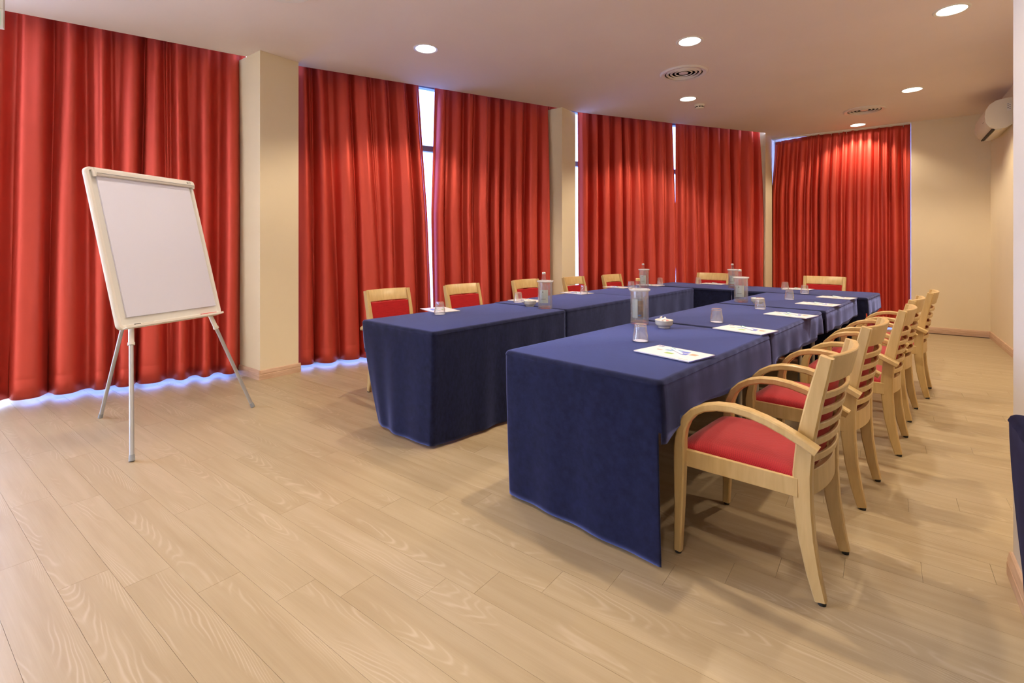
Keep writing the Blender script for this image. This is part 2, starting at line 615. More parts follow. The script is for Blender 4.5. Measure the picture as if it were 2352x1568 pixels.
def baseboard(name, p0, p1, label, side=1, hgt=0.09):
    """two-step wooden skirting from p0 to p1; side = +1 puts it left of the direction"""
    p0, p1 = Vector((*p0, 0)), Vector((*p1, 0))
    d = (p1 - p0).normalized()
    n = Vector((-d.y, d.x, 0)) * side
    prof = [(0, 0), (.018, 0), (.018, hgt * .52), (.0155, hgt * .55), (.0155, hgt * .60), (.017, hgt * .64), (.011, hgt * .96), (.006, hgt), (0, hgt)]
    mb = MB()
    vs, fs = [], []
    for p in (p0, p1):
        for (a, z) in prof:
            q = p + n * a
            vs.append((q.x, q.y, z))
    k = len(prof)
    for i in range(k):
        j = (i + 1) % k
        fs.append((i, j, k + j, k + i))
    fs.append(tuple(range(k)))
    fs.append(tuple(reversed(range(k, 2 * k))))
    mb.add(vs, fs)
    return struct(name, mb, M['trim'], label)


HT = H + 0.24
WX1 = 0.335            # right jamb of the rear window
struct('wall_back', MB().box(WX1, RIGHT_X + .1, BACK_Y, BACK_Y + .25, 0, H), M['wall'], 'cream rear wall to the right of the red curtain')
struct('wall_right', MB().box(RIGHT_X, RIGHT_X + .12, NEAR_Y, BACK_Y, 0, H), M['wall'], 'cream side wall under the air conditioner')
struct('wall_front', MB().box(-7.2, RIGHT_X + .1, NEAR_Y - .12, NEAR_Y, 0, HT), M['wall'], 'cream wall behind the viewer')
struct('wall_pier', MB().box(0.401, RIGHT_X - .001, 2.30, 2.688, 0, H - .001), M['pier'], 'pale projecting pier at the right edge')
struct('wall_column', MB().box(-5.42, -4.757, 2.312, 2.70, 0, H - .001), M['wall'], 'cream square column between the first two curtains')
struct('wall_column', MB().box(-4.02, -3.452, 5.70, 6.06, 0, H - .001), M['wall'], 'cream square column in the middle of the curtain wall')
mb = MB()
corner = [(-1.600, 9.055), (-1.556, 9.03), (-1.55, BACK_Y + .12), (-1.98, BACK_Y + .12), (-1.98, 9.2)]
mb.add([(x, y, z) for z in (0, HT) for x, y in corner], [(0, 1, 2, 3, 4), (9, 8, 7, 6, 5)] + [(i, (i + 1) % 5, 5 + (i + 1) % 5, 5 + i) for i in range(5)])
struct('wall_corner', mb, M['wall'], 'narrow cream corner post beside the rear curtain')
baseboard('baseboard_back', (RIGHT_X, BACK_Y), (WX1, BACK_Y), 'wooden skirting along the rear wall')
baseboard('baseboard_right', (RIGHT_X, 2.70), (RIGHT_X, BACK_Y), 'wooden skirting along the right wall')
baseboard('baseboard_pier', (0.401, 2.30), (0.401, 2.690), 'wooden skirting on the right pier')
baseboard('baseboard_column', (-4.757, 2.296), (-4.757, 2.718), 'wooden skirting on the front of the near column', -1)
baseboard('baseboard_column', (-5.30, 2.312), (-4.741, 2.312), 'wooden skirting on the side of the near column', -1)
baseboard('baseboard_column', (-3.452, 5.69), (-3.452, 6.07), 'wooden skirting on the middle column', -1)

# outer ground beyond the windows
mb = MB()
gp = [(-30, -20), (-30, 40), (25, 40), (25, -20)]
mb.add([(x, y, -0.16) for x, y in gp] + [(x, y, -0.26) for x, y in gp], [(0, 1, 2, 3), (7, 6, 5, 4), (0, 4, 5, 1), (1, 5, 6, 2), (2, 6, 7, 3), (3, 7, 4, 0)])
struct('ground', mb, M['terrace'], 'pale terrace outside the windows')


# ------------------------------------------------------------------ windows behind the curtains
def bar(mb, p0, p1, w, z0, z1):
    d = Vector((p1[0] - p0[0], p1[1] - p0[1], 0)).normalized()
    n = Vector((-d.y, d.x, 0)) * (w / 2)
    a, b = Vector((*p0, 0)), Vector((*p1, 0))
    vs = []
    for z in (z0, z1):
        for q in (a - n, b - n, b + n, a + n):
            vs.append((q.x, q.y, z))
    return mb.add(vs, [(3, 2, 1, 0), (4, 5, 6, 7), (0, 1, 5, 4), (1, 2, 6, 5), (2, 3, 7, 6), (3, 0, 4, 7)])


def window(name, pts, label, step=1.05, transom=2.50, glassm='pane_tint'):
    root = tag(thing(name, label, None), kind='structure')
    spots = []
    for a, b in zip(pts, pts[1:]):
        L = math.hypot(b[0] - a[0], b[1] - a[1])
        n = max(1, round(L / step))
        for i in range(n):
            spots.append(((a[0] + (b[0] - a[0]) * i / n, a[1] + (b[1] - a[1]) * i / n), (a[0] + (b[0] - a[0]) * (i + 1) / n, a[1] + (b[1] - a[1]) * (i + 1) / n)))
    for p0, p1 in spots:
        bar(MB(), p0, p1, .06, -.02, .07).build('sill', M['alu'], root, 0) if False else None
        mb = MB()
        bar(mb, p0, p1, .07, -.02, .05)
        mb.build('bottom_rail', M['alu'], root, 0)
        mb = MB()
        bar(mb, p0, p1, .07, transom - .035, transom + .035)
        mb.build('transom', M['alu'], root, 0)
        mb = MB()
        bar(mb, p0, p1, .09, H + .10, HT + .02)
        mb.build('head', M['alu'], root, 0)
        for z0, z1 in ((.05, transom - .035), (transom + .035, H + .10)):
            mb = MB()
            bar(mb, p0, p1, .008, z0, z1)
            mb.build('pane', M[glassm], root, 0)
    for i, p in enumerate([s[0] for s in spots] + [spots[-1][1]]):
        mb = MB()
        mb.box(p[0] - .035, p[0] + .035, p[1] - .035, p[1] + .035, -.02, HT)
        mb.build('mullion', M['alu'], root, 0)
    return root


window('window_1', WIN[0:2] + [(-5.985, .823 - .0)], 'tall bare window beyond the left edge of the view', 1.1, 2.50, 'pane')
window('window_2', [(-5.985, .823), (-5.43, 2.40)], 'tall window behind the leftmost red curtain', 0.9)
window('window_3', [(-5.23, 2.62), WIN[5]], 'tall window behind the two curtains between the columns', 1.10)
window('window_4', [(-3.80, 6.12), WIN[7], (-1.99, 9.10)], 'tall window behind the two far curtains', 0.90)
window('window_5', [(-1.54, BACK_Y + .42), (WX1 + .1, BACK_Y + .42)], 'tall window behind the rear curtain', 0.98)
# reveal around the rear window
struct('wall_reveal', MB().box(-1.98, WX1, BACK_Y + .121, BACK_Y + .50, H, HT).box(WX1, WX1 + .12, BACK_Y + .25, BACK_Y + .50, 0, HT).box(-1.98, -1.56, BACK_Y + .121, BACK_Y + .5, 0, H), M['wall'], 'cream reveal around the rear window')

# ------------------------------------------------------------------ floor: every plank a part
PW, PL, PY0 = 0.1525, 0.947, 0.4435
KNOWN = {-1: -2.767, 0: -2.438, 1: -2.260, 2: -2.010, 3: -1.736, 4: -1.575, 5: -1.340, 6: -1.199, 7: -1.003, 8: -0.818, 9: -0.664,
         10: -0.478, 11: -0.332, 13: 0.120, 17: 0.098}
floor = struct('floor', MB().add([(x, y, z) for z in (-0.05, -0.0062) for x, y in ((-6.85, NEAR_Y), (RIGHT_X, NEAR_Y), (RIGHT_X, BACK_Y + .45), (-1.9, BACK_Y + .45), (-3.9, 6.1), (-5.3, 2.9), (-6.0, .9), (-6.6, -1.2))],
               [tuple(range(8)), tuple(reversed(range(8, 16)))] + [(i, (i + 1) % 8, 8 + (i + 1) % 8, 8 + i) for i in range(8)]), M['subfloor'],
               'floor of pale limed oak planks laid across the room')


def win_x(y):
    pts = WIN
    if y <= pts[0][1]:
        return pts[0][0]
    for a, b in zip(pts, pts[1:]):
        if a[1] <= y <= b[1]:
            return a[0] + (b[0] - a[0]) * (y - a[1]) / (b[1] - a[1])
    return -1.56


def plank_mesh(L):
    g = 0.00045
    return MB().box(-L / 2 + g, L / 2 - g, -PW / 2 + g, PW / 2 - g, -0.006, 0, 0)


full_mesh = plank_mesh(PL).mesh('plank', M['plank'], 0)
planks = []
rs = random.Random(4)
prev = None
r0, r1 = math.floor((NEAR_Y - PY0) / PW) + 1, math.floor((BACK_Y + .40 - PY0) / PW)
for r in range(r0, r1):
    ya = PY0 + r * PW
    if r in KNOWN:
        off = KNOWN[r]
    else:
        off = (prev if prev is not None else -2.8) + 0.185 + rs.uniform(-.05, .05)
    prev = off
    yc = ya + PW / 2
    xl = max(win_x(ya), win_x(ya + PW)) + .03
    xr = RIGHT_X - .002
    if ya > BACK_Y - PW:
        xl, xr = -1.53, WX1 - .01
    k = math.floor((xl - off) / PL)
    x = off + k * PL
    while x < xr:
        a, b = max(x, xl), min(x + PL, xr)
        if b - a > .03:
            planks.append((a, b, yc))
        x += PL


def seen_size(a, b, yc):
    best = 0.0
    xm = (a + b) / 2
    d = xm * FW[0] + yc * FW[1]
    if d < 0.6:
        return 0.0
    px = 1176 + F_PX * (xm * RT[0] + yc * RT[1]) / d
    py = HOR + F_PX * CAM_H / d
    if px < -350 or px > 2700 or py > 1850:
        return 0.0
    return (b - a) / d ** 3


planks.sort(key=lambda p: -seen_size(*p))
rest = MB()
for i, (a, b, yc) in enumerate(planks):
    if i < 300:
        me = full_mesh if abs(b - a - PL) < 1e-4 else plank_mesh(b - a).mesh('plank', M['plank'], 0)
        o = bpy.data.objects.new('plank', me)
        C.objects.link(o)
        o.parent = floor
        o.location = ((a + b) / 2, yc, 0)
    else:
        g = .00045
        rest.box(a + g, b - g, yc - PW / 2 + g, yc + PW / 2 - g, -.006, 0)
o = rest.build('plank_field', M['plank'], floor, 0)
o['kind'] = 'stuff'
o['label'] = 'farther floor planks'


# ------------------------------------------------------------------ downlights and vents
def downlight(x, y, label, watts=LAMP_W):
    root = thing('ceiling_downlight', label, 'ceiling light', (x, y, H), 0, 'recessed ceiling downlights')
    R = LIGHT_R
    MB().lathe([(R - .012, .004), (R - .010, -.004), (R + .006, -.006), (R + .014, -.001), (R + .014, .0005)], 40, close=True).build('trim_ring', M['white_plastic'], root)
    mb = MB()
    vs, fs, n = [], [], 40
    prof = [(R - .002, .0), (R - .008, .02), (R * .80, .050), (R * .80, .056), (R * .92, .04), (R + .004, .02), (R + .004, 0)]
    mb.lathe(prof, n, close=True)
    mb.build('reflector', M['reflector'], root)
    MB().lathe([(0.0001, .018), (R * .45, .021), (R * .70, .030), (R * .79, .042), (R * .79, .060), (0.0001, .062)], 40).build('lamp', M['lampface'], root)
    L = bpy.data.lights.new('downlight_lamp', 'SPOT')
    L.energy = watts
    L.color = LAMP_COL
    L.spot_size = math.radians(128)
    L.spot_blend = 0.4
    L.shadow_soft_size = 0.05
    lo = bpy.data.objects.new('lamp_light', L)
    C.objects.link(lo)
    lo.parent = root
    lo.location = (0, 0, 0.0)
    return root


DL = ['round ceiling downlight above the gap between the two column curtains',
      'round ceiling downlight just in front of the nearer slotted vent',
      'large round ceiling downlight nearest the top right corner',
      'small round ceiling downlight beside the smoke detector',
      'round ceiling downlight between the far vent and the air conditioner',
      'farthest round ceiling downlight shining on the rear curtain']
for (x, y), lb, wt in zip(LIGHTS_SEEN, DL, (84, 96, 100, 96, 100, 60)):
    downlight(x, y, lb, wt)
DM = ['ceiling downlight over the right pier', 'ceiling downlight over the nearest blue table', 'ceiling downlight over the flip chart',
      'ceiling downlight over the open floor', 'ceiling downlight over the viewer', 'ceiling downlight behind the viewer on the window side',
      'ceiling downlight behind the viewer in mid room']
for (x, y), lb, wt in zip(LIGHTS_MORE, DM, (40, 105, 36, 45, 28, 30, 32)):
    downlight(x, y, lb, wt)


def vent(x, y, label):
    root = thing('ceiling_vent', label, 'vent', (x, y, H), 0, 'round slotted ceiling vents')
    R = VENT_R
    MB().lathe([(R - .02, .004), (R - .02, -.010), (R + .015, -.016), (R + .03, -.006), (R + .03, .0)], 56, close=True).build('flange', M['vent_white'], root)
    MB().lathe([(R + .001, .0), (R + .001, .14), (0.0001, .14), (0.0001, .145), (R + .01, .145), (R + .01, 0)], 48).build('duct', M['duct'], root)
    for k, (r0_, r1_, dz) in enumerate(((.165, .125, 0), (.125, .085, .004), (.083, .045, .008))):
        MB().lathe([(r0_ + .018, -.002 + dz), (r0_ - .0, -.016 + dz), (r1_ + .012, .035 + dz), (r1_ + .018, .036 + dz), (r0_ + .004, -.012 + dz), (r0_ + .018, .0015 + dz)], 48, close=True).build('cone', M['vent_white'], root)
    MB().lathe([(0.0001, -.006), (.045, -.004), (.052, .004), (.03, .03), (.0001, .035)], 32).build('centre_cap', M['vent_white'], root)
    for a in range(4):
        an = a * math.pi / 2 + .4
        MB().sweep([(.02 * math.cos(an), .02 * math.sin(an), .04), ((R - .005) * math.cos(an), (R - .005) * math.sin(an), .04)], (0, 0, 1), .006, .002).build('spoke', M['dark'], root, 0)
    return root


vent(*VENTS[0], 'round slotted ceiling vent over the middle of the tables')
vent(*VENTS[1], 'round slotted ceiling vent near the rear curtain')
vent(*VENTS[2], 'round ceiling vent cut off by the top edge of the view')

root = thing('smoke_detector', 'small round smoke detector on the ceiling beside a downlight', 'smoke detector', (-1.943, 6.70, H))
MB().lathe([(.064, 0), (.064, -.018), (.060, -.022)], 32).build('base', M['ac_plastic'], root)
MB().lathe([(.056, -.022), (.056, -.042), (.044, -.054), (.0001, -.058)], 32).build('head', M['ac_plastic'], root)
for k in range(10):
    a = 2 * math.pi * k / 10
    T = Matrix.Rotation(a, 4, 'Z')
    MB().box(.050, .0572, -.012, .012, -.040, -.026, 0, T).build('slot', M['dark'], root, 0)

# exit sign at the left edge of the view
p = (-4.862, .60)
root = thing('exit_sign', 'white framed green exit sign hanging at the upper left edge', 'exit sign', (p[0] - .06, p[1] - .18, 0), math.radians(70))
MB().box(-.185, .20, -.02, .02, 2.775, 2.905, .004).build('housing', M['white_plastic'], root)
MB().box(-.17, .185, -.024, -.0195, 2.79, 2.89, .001).build('panel', M['sign_green'], root)
MB().box(-.185, .20, -.022, .022, 2.906, 3.0, .004).build('ballast_box', M['white_plastic'], root)
for xx in (-.12, .13):
    MB().tube([(xx, 0, 3.0), (xx, 0, H)], .006, 8).build('hanger', M['white_plastic'], root)


# ------------------------------------------------------------------ curtains
def make_curtain(name, label, sfun, ztop, zbot, seed, fold=(.14, .24), amp=.05, path=None, rows=34, header=0.0, sag=None, group='red curtains along the window wall'):
    """sfun(f) -> (s_left, s_right) at height fraction f (0 bottom, 1 top) along the plan path"""
    rg = random.Random(seed)
    L = sfun(.5)[1] - sfun(.5)[0]
    ws = []
    tot = 0
    while tot < L:
        w = rg.uniform(*fold)
        ws.append(w)
        tot += w
    nf = len(ws)
    bt = [0.0]
    for w in ws:
        bt.append(bt[-1] + w / tot)
    bb = [0.0] + [min(max(b + rg.uniform(-.22, .22) / nf, 0), 1) for b in bt[1:-1]] + [1.0]
    am = [rg.uniform(.65, 1.15) for _ in range(nf + 1)]
    sk = [rg.uniform(-.25, .25) for _ in range(nf + 1)]
    sub = [rg.uniform(0, 1) for _ in range(nf + 1)]
    om = [rg.uniform(-.004, .034) * (fold[1] / .24) for _ in range(nf + 1)]
    nx = max(60, int(L / .011))
    zs = []
    for k in range(rows + 1):
        f = k / rows
        zs.append(zbot + (ztop - zbot) * f)
    if ztop - zbot > 2:
        zs += [.185, .195, .205]
        zs.sort()
    vs, fs = [], []
    for z in zs:
        f = (z - zbot) / (ztop - zbot)
        s0, s1 = sfun(f)
        wt = f * f * (3 - 2 * f)
        B = [b * (1 - wt) + t * wt for b, t in zip(bb, bt)]
        j = 0
        for i in range(nx + 1):
            q = i / nx
            while j < nf - 1 and q > B[j + 1]:
                j += 1
            t = (q - B[j]) / max(B[j + 1] - B[j], 1e-6)
            t = t + sk[j] * t * (1 - t)
            ph = 2 * math.pi * t
            a0 = am[j] * (1 - t) + am[j + 1] * t
            c = -math.cos(ph)
            shape = math.copysign(abs(c) ** .75, c)
            A = amp * a0 * (.62 + .38 * (1 - f) ** .6 if header == 0 else .55 + .45 * min(1, (1 - f) * 3.0))
            off = A * shape
            sb = sub[j] * (1 - t) + sub[j + 1] * t
            off += amp * .30 * sb * math.cos(2 * ph + sb * 6 + f * 1.2) * (.35 + .65 * f)
            off += amp * .10 * math.sin(q * L * 9 + f * 7 + seed)
            if header and f > 1 - header:
                off *= .55
            if abs(z - .195) < .002 and ztop - zbot > 2:
                off -= .0025
            e = min(q, 1 - q) * L
            if e < .05:
                off *= (.45 + .55 * e / .05)
            s = s0 + (s1 - s0) * q - om[j] * math.sin(ph) * min(1, e / .08) * (.5 + .5 * (1 - f))
            if path is CURT:
                off += .09 * (1 - f)
            (x, y), (dx, dy) = poly_point(path, s)
            zz = z
            if sag:
                zz = z - sag(q) * max(0, (f - .75) / .25)
            # room side is to the right of the path direction
            vs.append((x + dy * off, y - dx * off, zz))
    n = nx + 1
    for k in range(len(zs) - 1):
        for i in range(nx):
            fs.append((k * n + i, k * n + i + 1, (k + 1) * n + i + 1, (k + 1) * n + i))
    me = bpy.data.meshes.new(name)
    me.from_pydata(vs, [], fs)
    me.materials.append(M['curtain'])
    me.shade_smooth()
    o = bpy.data.objects.new(name, me)
    C.objects.link(o)
    sol = o.modifiers.new('thickness', 'SOLIDIFY')
    sol.thickness = .0025
    sol.offset = 0
    return tag(o, label, 'curtain', group)


def edges(tl, bl, tr, br, ml=None, mr=None):
    """pixel columns of the curtain's left and right edge: top, (middle), bottom"""
    S = {}
    for k, v in dict(tl=tl, bl=bl, tr=tr, br=br, ml=ml, mr=mr).items():
        S[k] = None if v is None else (plan_at(v, CURT) if not isinstance(v, tuple) else v[0])

    def one(f, b, m, t):
        if m is None:
            return b + (t - b) * f
        return b + (m - b) * f * 2 if f < .5 else m + (t - m) * (f - .5) * 2
    return lambda f: (one(f, S['bl'], S['ml'], S['tl']), one(f, S['br'], S['mr'], S['tr']))


TOPZ = H + .14
s_left = 3.75
make_curtain('curtain', 'wide red curtain behind the flip chart at the far left', edges((s_left,), (s_left,), 566, 556, None, 562), TOPZ, .036, 11, (.15, .27), .090, CURT)
make_curtain('curtain', 'red curtain between the near column and the bright gap', edges(668, 672, 962, 990, None, 981), TOPZ, .036, 5, (.15, .27), .090, CURT)
make_curtain('curtain', 'red curtain just right of the bright gap, ending at the middle column', edges(1000, 994, 1287, 1286, 990, None), TOPZ, .036, 8, (.15, .26), .086, CURT)
make_curtain('curtain', 'red curtain just right of the middle column', edges(1328, 1326, 1547, 1546, 1326, 1549), TOPZ, .036, 21, (.15, .26), .086, CURT)
make_curtain('curtain', 'red curtain ending at the cream corner post', edges(1553, 1549, 1752, 1740, 1550, 1747), TOPZ, .036, 33, (.17, .28), .086, CURT)
BP = [(-1.60, BACK_Y + .055), (WX1 + .3, BACK_Y + .055)]
make_curtain('curtain', 'pleated red curtain on the rear wall with a lamp shining on its top',
             lambda f: (.09 + .05 * (f - .5) ** 2 - (.05 if f < .7 else .05 * (1 - f) / .3), WX1 - .006 + 1.60), H - .006, .022, 14, (.085, .16), .044, BP, 36, .055,
             lambda q: .055 * max(0, 1 - q / .42) ** 1.3)
# the rear curtain's rail with hooks
root = tag(thing('curtain_rail', 'white curtain rail under the ceiling above the rear curtain', 'curtain rail', (0, BACK_Y + .055, H)))
MB().box(-1.545, WX1 - .005, -.085, -.06, -.022, -.001, .002).build('front_profile', M['white_plastic'], root)
MB().box(-1.545, WX1 - .005, -.015, .015, -.022, -.002, .002).build('track', M['white_plastic'], root)
for k in range(18):
    xx = -1.50 + k * (WX1 + 1.46) / 17.5
    MB().tube([(xx, 0, -.022), (xx, -.004, -.036), (xx, 0, -.05)], .003, 6).build('glider', M['white_plastic'], root)


# ------------------------------------------------------------------ tables and cloths
TZ = 0.742


def make_table(cx, cy, w, l, rot, label):
    root = thing('folding_table', label, 'table', (cx, cy, 0), rot, 'tables of the conference U')
    MB().box(-w / 2 + .012, w / 2 - .012, -l / 2 + .012, l / 2 - .012, TZ - .03, TZ - .004, .003).build('tabletop', M['laminate'], root)
    for sx in (-1, 1):
        for sy in (-1, 1):
            x, y = sx * (w / 2 - .10), sy * (l / 2 - .14)
            MB().tube([(x, y, 0.012), (x, y, TZ - .031)], .016, 14).build('leg', M['steel'], root)
            MB().lathe([(.020, 0), (.020, .014), (.017, .02)], 14, x, y).build('foot', M['rubber'], root)
    for sy in (-1, 1):
        y = sy * (l / 2 - .14)
        MB().box(-w / 2 + .1, w / 2 - .1, y - .012, y + .012, TZ - .075, TZ - .045, .002).build('leg_brace', M['steel'], root)
    return root


def make_cloth(cx, cy, w, l, rot, drops, label, seed, tucks=(0, 0, 0, 0), lean=0.0, flap=None, dz=0.0):
    """drops: hanging length on +x, +y, -x, -y; tucks: inward pull of the hem at corners (+x+y, -x+y, -x-y, +x-y)"""
    rg = random.Random(seed)
    r = .022
    hw, hl = w / 2, l / 2
    cols = []      # (x, y, nx, ny, side, u along side)
    sides = [((hw, -hl + r), (hw, hl - r), (1, 0)), ((hw - r, hl), (-hw + r, hl), (0, 1)), ((-hw, hl - r), (-hw, -hl + r), (-1, 0)), ((-hw + r, -hl), (hw - r, -hl), (0, -1))]
    for si, (a, b, n) in enumerate(sides):
        L = math.hypot(b[0] - a[0], b[1] - a[1])
        k = max(8, int(L / .022))
        for i in range(k + 1):
            t = i / k
            cols.append((a[0] + (b[0] - a[0]) * t, a[1] + (b[1] - a[1]) * t, n[0], n[1], si, t, L))
        # corner arc to the next side
        cxx, cyy = b[0] - n[0] * r, b[1] - n[1] * r
        a0 = math.atan2(n[1], n[0])
        for i in range(1, 6):
            an = a0 + math.pi / 2 * i / 6
            s2 = si if i < 3 else (si + 1) % 4
            cols.append((cxx + r * math.cos(an), cyy + r * math.sin(an), math.cos(an), math.sin(an), s2, 1.0 if i < 3 else 0.0, L))
    waves = [[(rg.uniform(2.0, 4.5), rg.uniform(0, 6.28), rg.uniform(.3, 1)) for _ in range(4)] for _ in range(4)]
    RZ = 16
    shoulder = [(-.016, 0.0), (-.006, -.0015), (.001, -.006), (.004, -.013), (.0068, -.018), (.0038, -.023)]
    ring_rows = []
    n = len(cols)
    zt = TZ + .003 + dz
    bottoms = []
    for (x, y, nx_, ny_, si, t, L) in cols:
        d = drops[si]
        if flap and si == flap[0]:
            e = (t if flap[1] == 0 else 1 - t) * L
            d += flap[2] * max(0, 1 - e / .16) ** 1.0
        if d < .5:
            d += .010 * math.sin(t * L * 5 + seed) + .006 * math.sin(t * L * 13 + seed * 2)
        bottoms.append(zt - d)
    zlev = [zt - .023 - (TZ - .023) * (k / RZ) ** 1.0 for k in range(1, RZ + 1)]
    vs, fs = [], []
    for (o_, z_) in shoulder:
        for (x, y, nx_, ny_, si, t, L) in cols:
            j = (.0010 * math.sin(t * L * 61 + seed) + .0011 * math.sin(t * L * 23 + seed * 3)) * (1 if z_ < -.004 else 0)
            vs.append((x + nx_ * (o_ + j), y + ny_ * (o_ + j), zt + z_))
    deepest = max(drops)
    for zl in zlev:
        for ci, (x, y, nx_, ny_, si, t, L) in enumerate(cols):
            bz = bottoms[ci]
            z = max(zl, bz)
            fr = (zt - z) / TZ
            wv = 0.0
            for (fq, p0, aa) in waves[si]:
                wv += aa * math.sin(fq * 2 * math.pi * t * L + p0)
            edge = min(t, 1 - t) * L
            amp_ = (.010 if drops[si] > .5 else .012) * min(1, edge / .12 + .15)
            sc = fr ** .8 if drops[si] > .5 else min(1.0, fr / .22) ** .9
            o_ = .005 + amp_ * wv * .5 * sc + lean * fr + (.010 * sc if drops[si] < .5 else .0)
            px, py = x + nx_ * o_, y + ny_ * o_
            for (sx, sy), tk in zip(((1, 1), (-1, 1), (-1, -1), (1, -1)), tucks):
                if tk:
                    dd = math.hypot(x - sx * hw, y - sy * hl)
                    g = max(0, 1 - dd / .45) ** 1.3 * fr ** 1.4 * tk
                    px -= sx * g
                    py -= sy * g * .45
            vs.append((px, py, z))
    rows = len(shoulder) + RZ
    zof = [zt + s[1] for s in shoulder] + zlev
    for k in range(rows - 1):
        for i in range(n):
            j = (i + 1) % n
            if k >= len(shoulder) - 1:
                top = zof[k]
                if top <= bottoms[i] + 1e-5 or top <= bottoms[j] + 1e-5:
                    if abs(bottoms[i] - bottoms[j]) > .06 or (top <= bottoms[i] + 1e-5 and top <= bottoms[j] + 1e-5):
                        continue
                if abs(bottoms[i] - bottoms[j]) > .06 and zof[k + 1] < max(bottoms[i], bottoms[j]):
                    continue
            fs.append((k * n + i, k * n + j, (k + 1) * n + j, (k + 1) * n + i))
    # top: strips between opposite sides via a grid of inner points
    base = len(vs)
    gx, gy = 14, 22
    inner = []
    ix, iy = hw - .017, hl - .017
    fs.append(tuple(range(n)))
    me = bpy.data.meshes.new('tablecloth')
    me.from_pydata(vs, [], fs)
    bm = bmesh.new()
    bm.from_mesh(me)
    bmesh.ops.recalc_face_normals(bm, faces=bm.faces[:])
    bmesh.ops.delete(bm, geom=[v for v in bm.verts if not v.link_faces], context='VERTS')
    bm.to_mesh(me)
    bm.free()
    me.materials.append(M['cloth'])
    me.shade_smooth()
    me.set_sharp_from_angle(angle=math.radians(60))
    o = bpy.data.objects.new('tablecloth', me)
    C.objects.link(o)
    o.location = (cx, cy, 0)
    o.rotation_euler = (0, 0, rot)
    sol = o.modifiers.new('thickness', 'SOLIDIFY')
    sol.thickness = .002
    sol.offset = 1
    return tag(o, label, 'tablecloth', 'navy cloths on the conference tables')


RR, RL, RX = math.radians(-6.2), math.radians(-3.8), math.radians(-7.2)
FULL, SHORT, SEAM = .722, .185, .07
# name-order of drops: +x, +y, -x, -y
TABLES = [
    (-1.045, 2.645, .845, 1.41, RR, (SHORT, SEAM, FULL, FULL), 'right row, nearest the camera', (0, 0, .02, -.02), (0, 0, .06)),
    (-0.905, 4.080, .855, 1.41, RR, (SHORT, SEAM, FULL, SEAM), 'right row, middle of three', (0, 0, 0, 0), (0, 0, .03)),
    (-0.735, 5.540, .865, 1.45, RR, (SHORT, SEAM, FULL, SEAM), 'right row, farthest of three', (0, 0, 0, 0), None),
    (-2.560, 2.870, .790, 1.42, RL, (FULL, SEAM, SHORT, FULL), 'left row, nearest the camera', (0, 0, .13, .05), (2, 1, .05)),
    (-2.488, 4.305, .825, 1.42, RL, (FULL, SEAM, .075, SEAM), 'left row, middle of three', (0, 0, 0, 0), None),
    (-2.395, 5.735, .825, 1.42, RL, (FULL, SEAM, .075, SEAM), 'left row, farthest of three', (0, 0, 0, 0), None),
    (-0.760, 6.735, 1.36, .80, RX, (SHORT, .075, SEAM, FULL), 'far cross row, right half', (0, 0, 0, 0), None),
    (-1.998, 6.889, 1.145, .77, RX, (SEAM, .075, .075, FULL), 'far cross row, left half', (0, 0, 0, 0), None),
]
for i, (cx, cy, w, l, rot, drops, where, tucks, flap) in enumerate(TABLES):
    make_table(cx, cy, w - .04, l - .03, rot, 'folding table hidden under a navy cloth, ' + where)
    make_cloth(cx, cy, w, l, rot, drops, 'navy tablecloth, ' + where, 3 + i * 7, tucks, 0.0, flap, (-.003, -.001, 0, -.001, 0, -.002, -.001, -.002)[i])
t = make_table(.705, 1.775, .74, .80, 0, 'side table under a navy cloth at the right edge of the view')
t['group'] = 'side table'
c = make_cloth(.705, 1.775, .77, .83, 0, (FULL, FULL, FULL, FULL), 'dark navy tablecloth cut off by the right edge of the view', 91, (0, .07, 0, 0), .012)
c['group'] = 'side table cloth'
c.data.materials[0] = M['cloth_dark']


# ------------------------------------------------------------------ chairs
def post_y(z):
    pts = [(0, -.262), (.10, -.238), (.22, -.217), (.34, -.206), (.45, -.204), (.58, -.215), (.72, -.243), (.90, -.285)]
    for (z0, y0), (z1, y1) in zip(pts, pts[1:]):
        if z <= z1:
            k = (z - z0) / (z1 - z0)
            return y0 + (y1 - y0) * k
    return pts[-1][1]


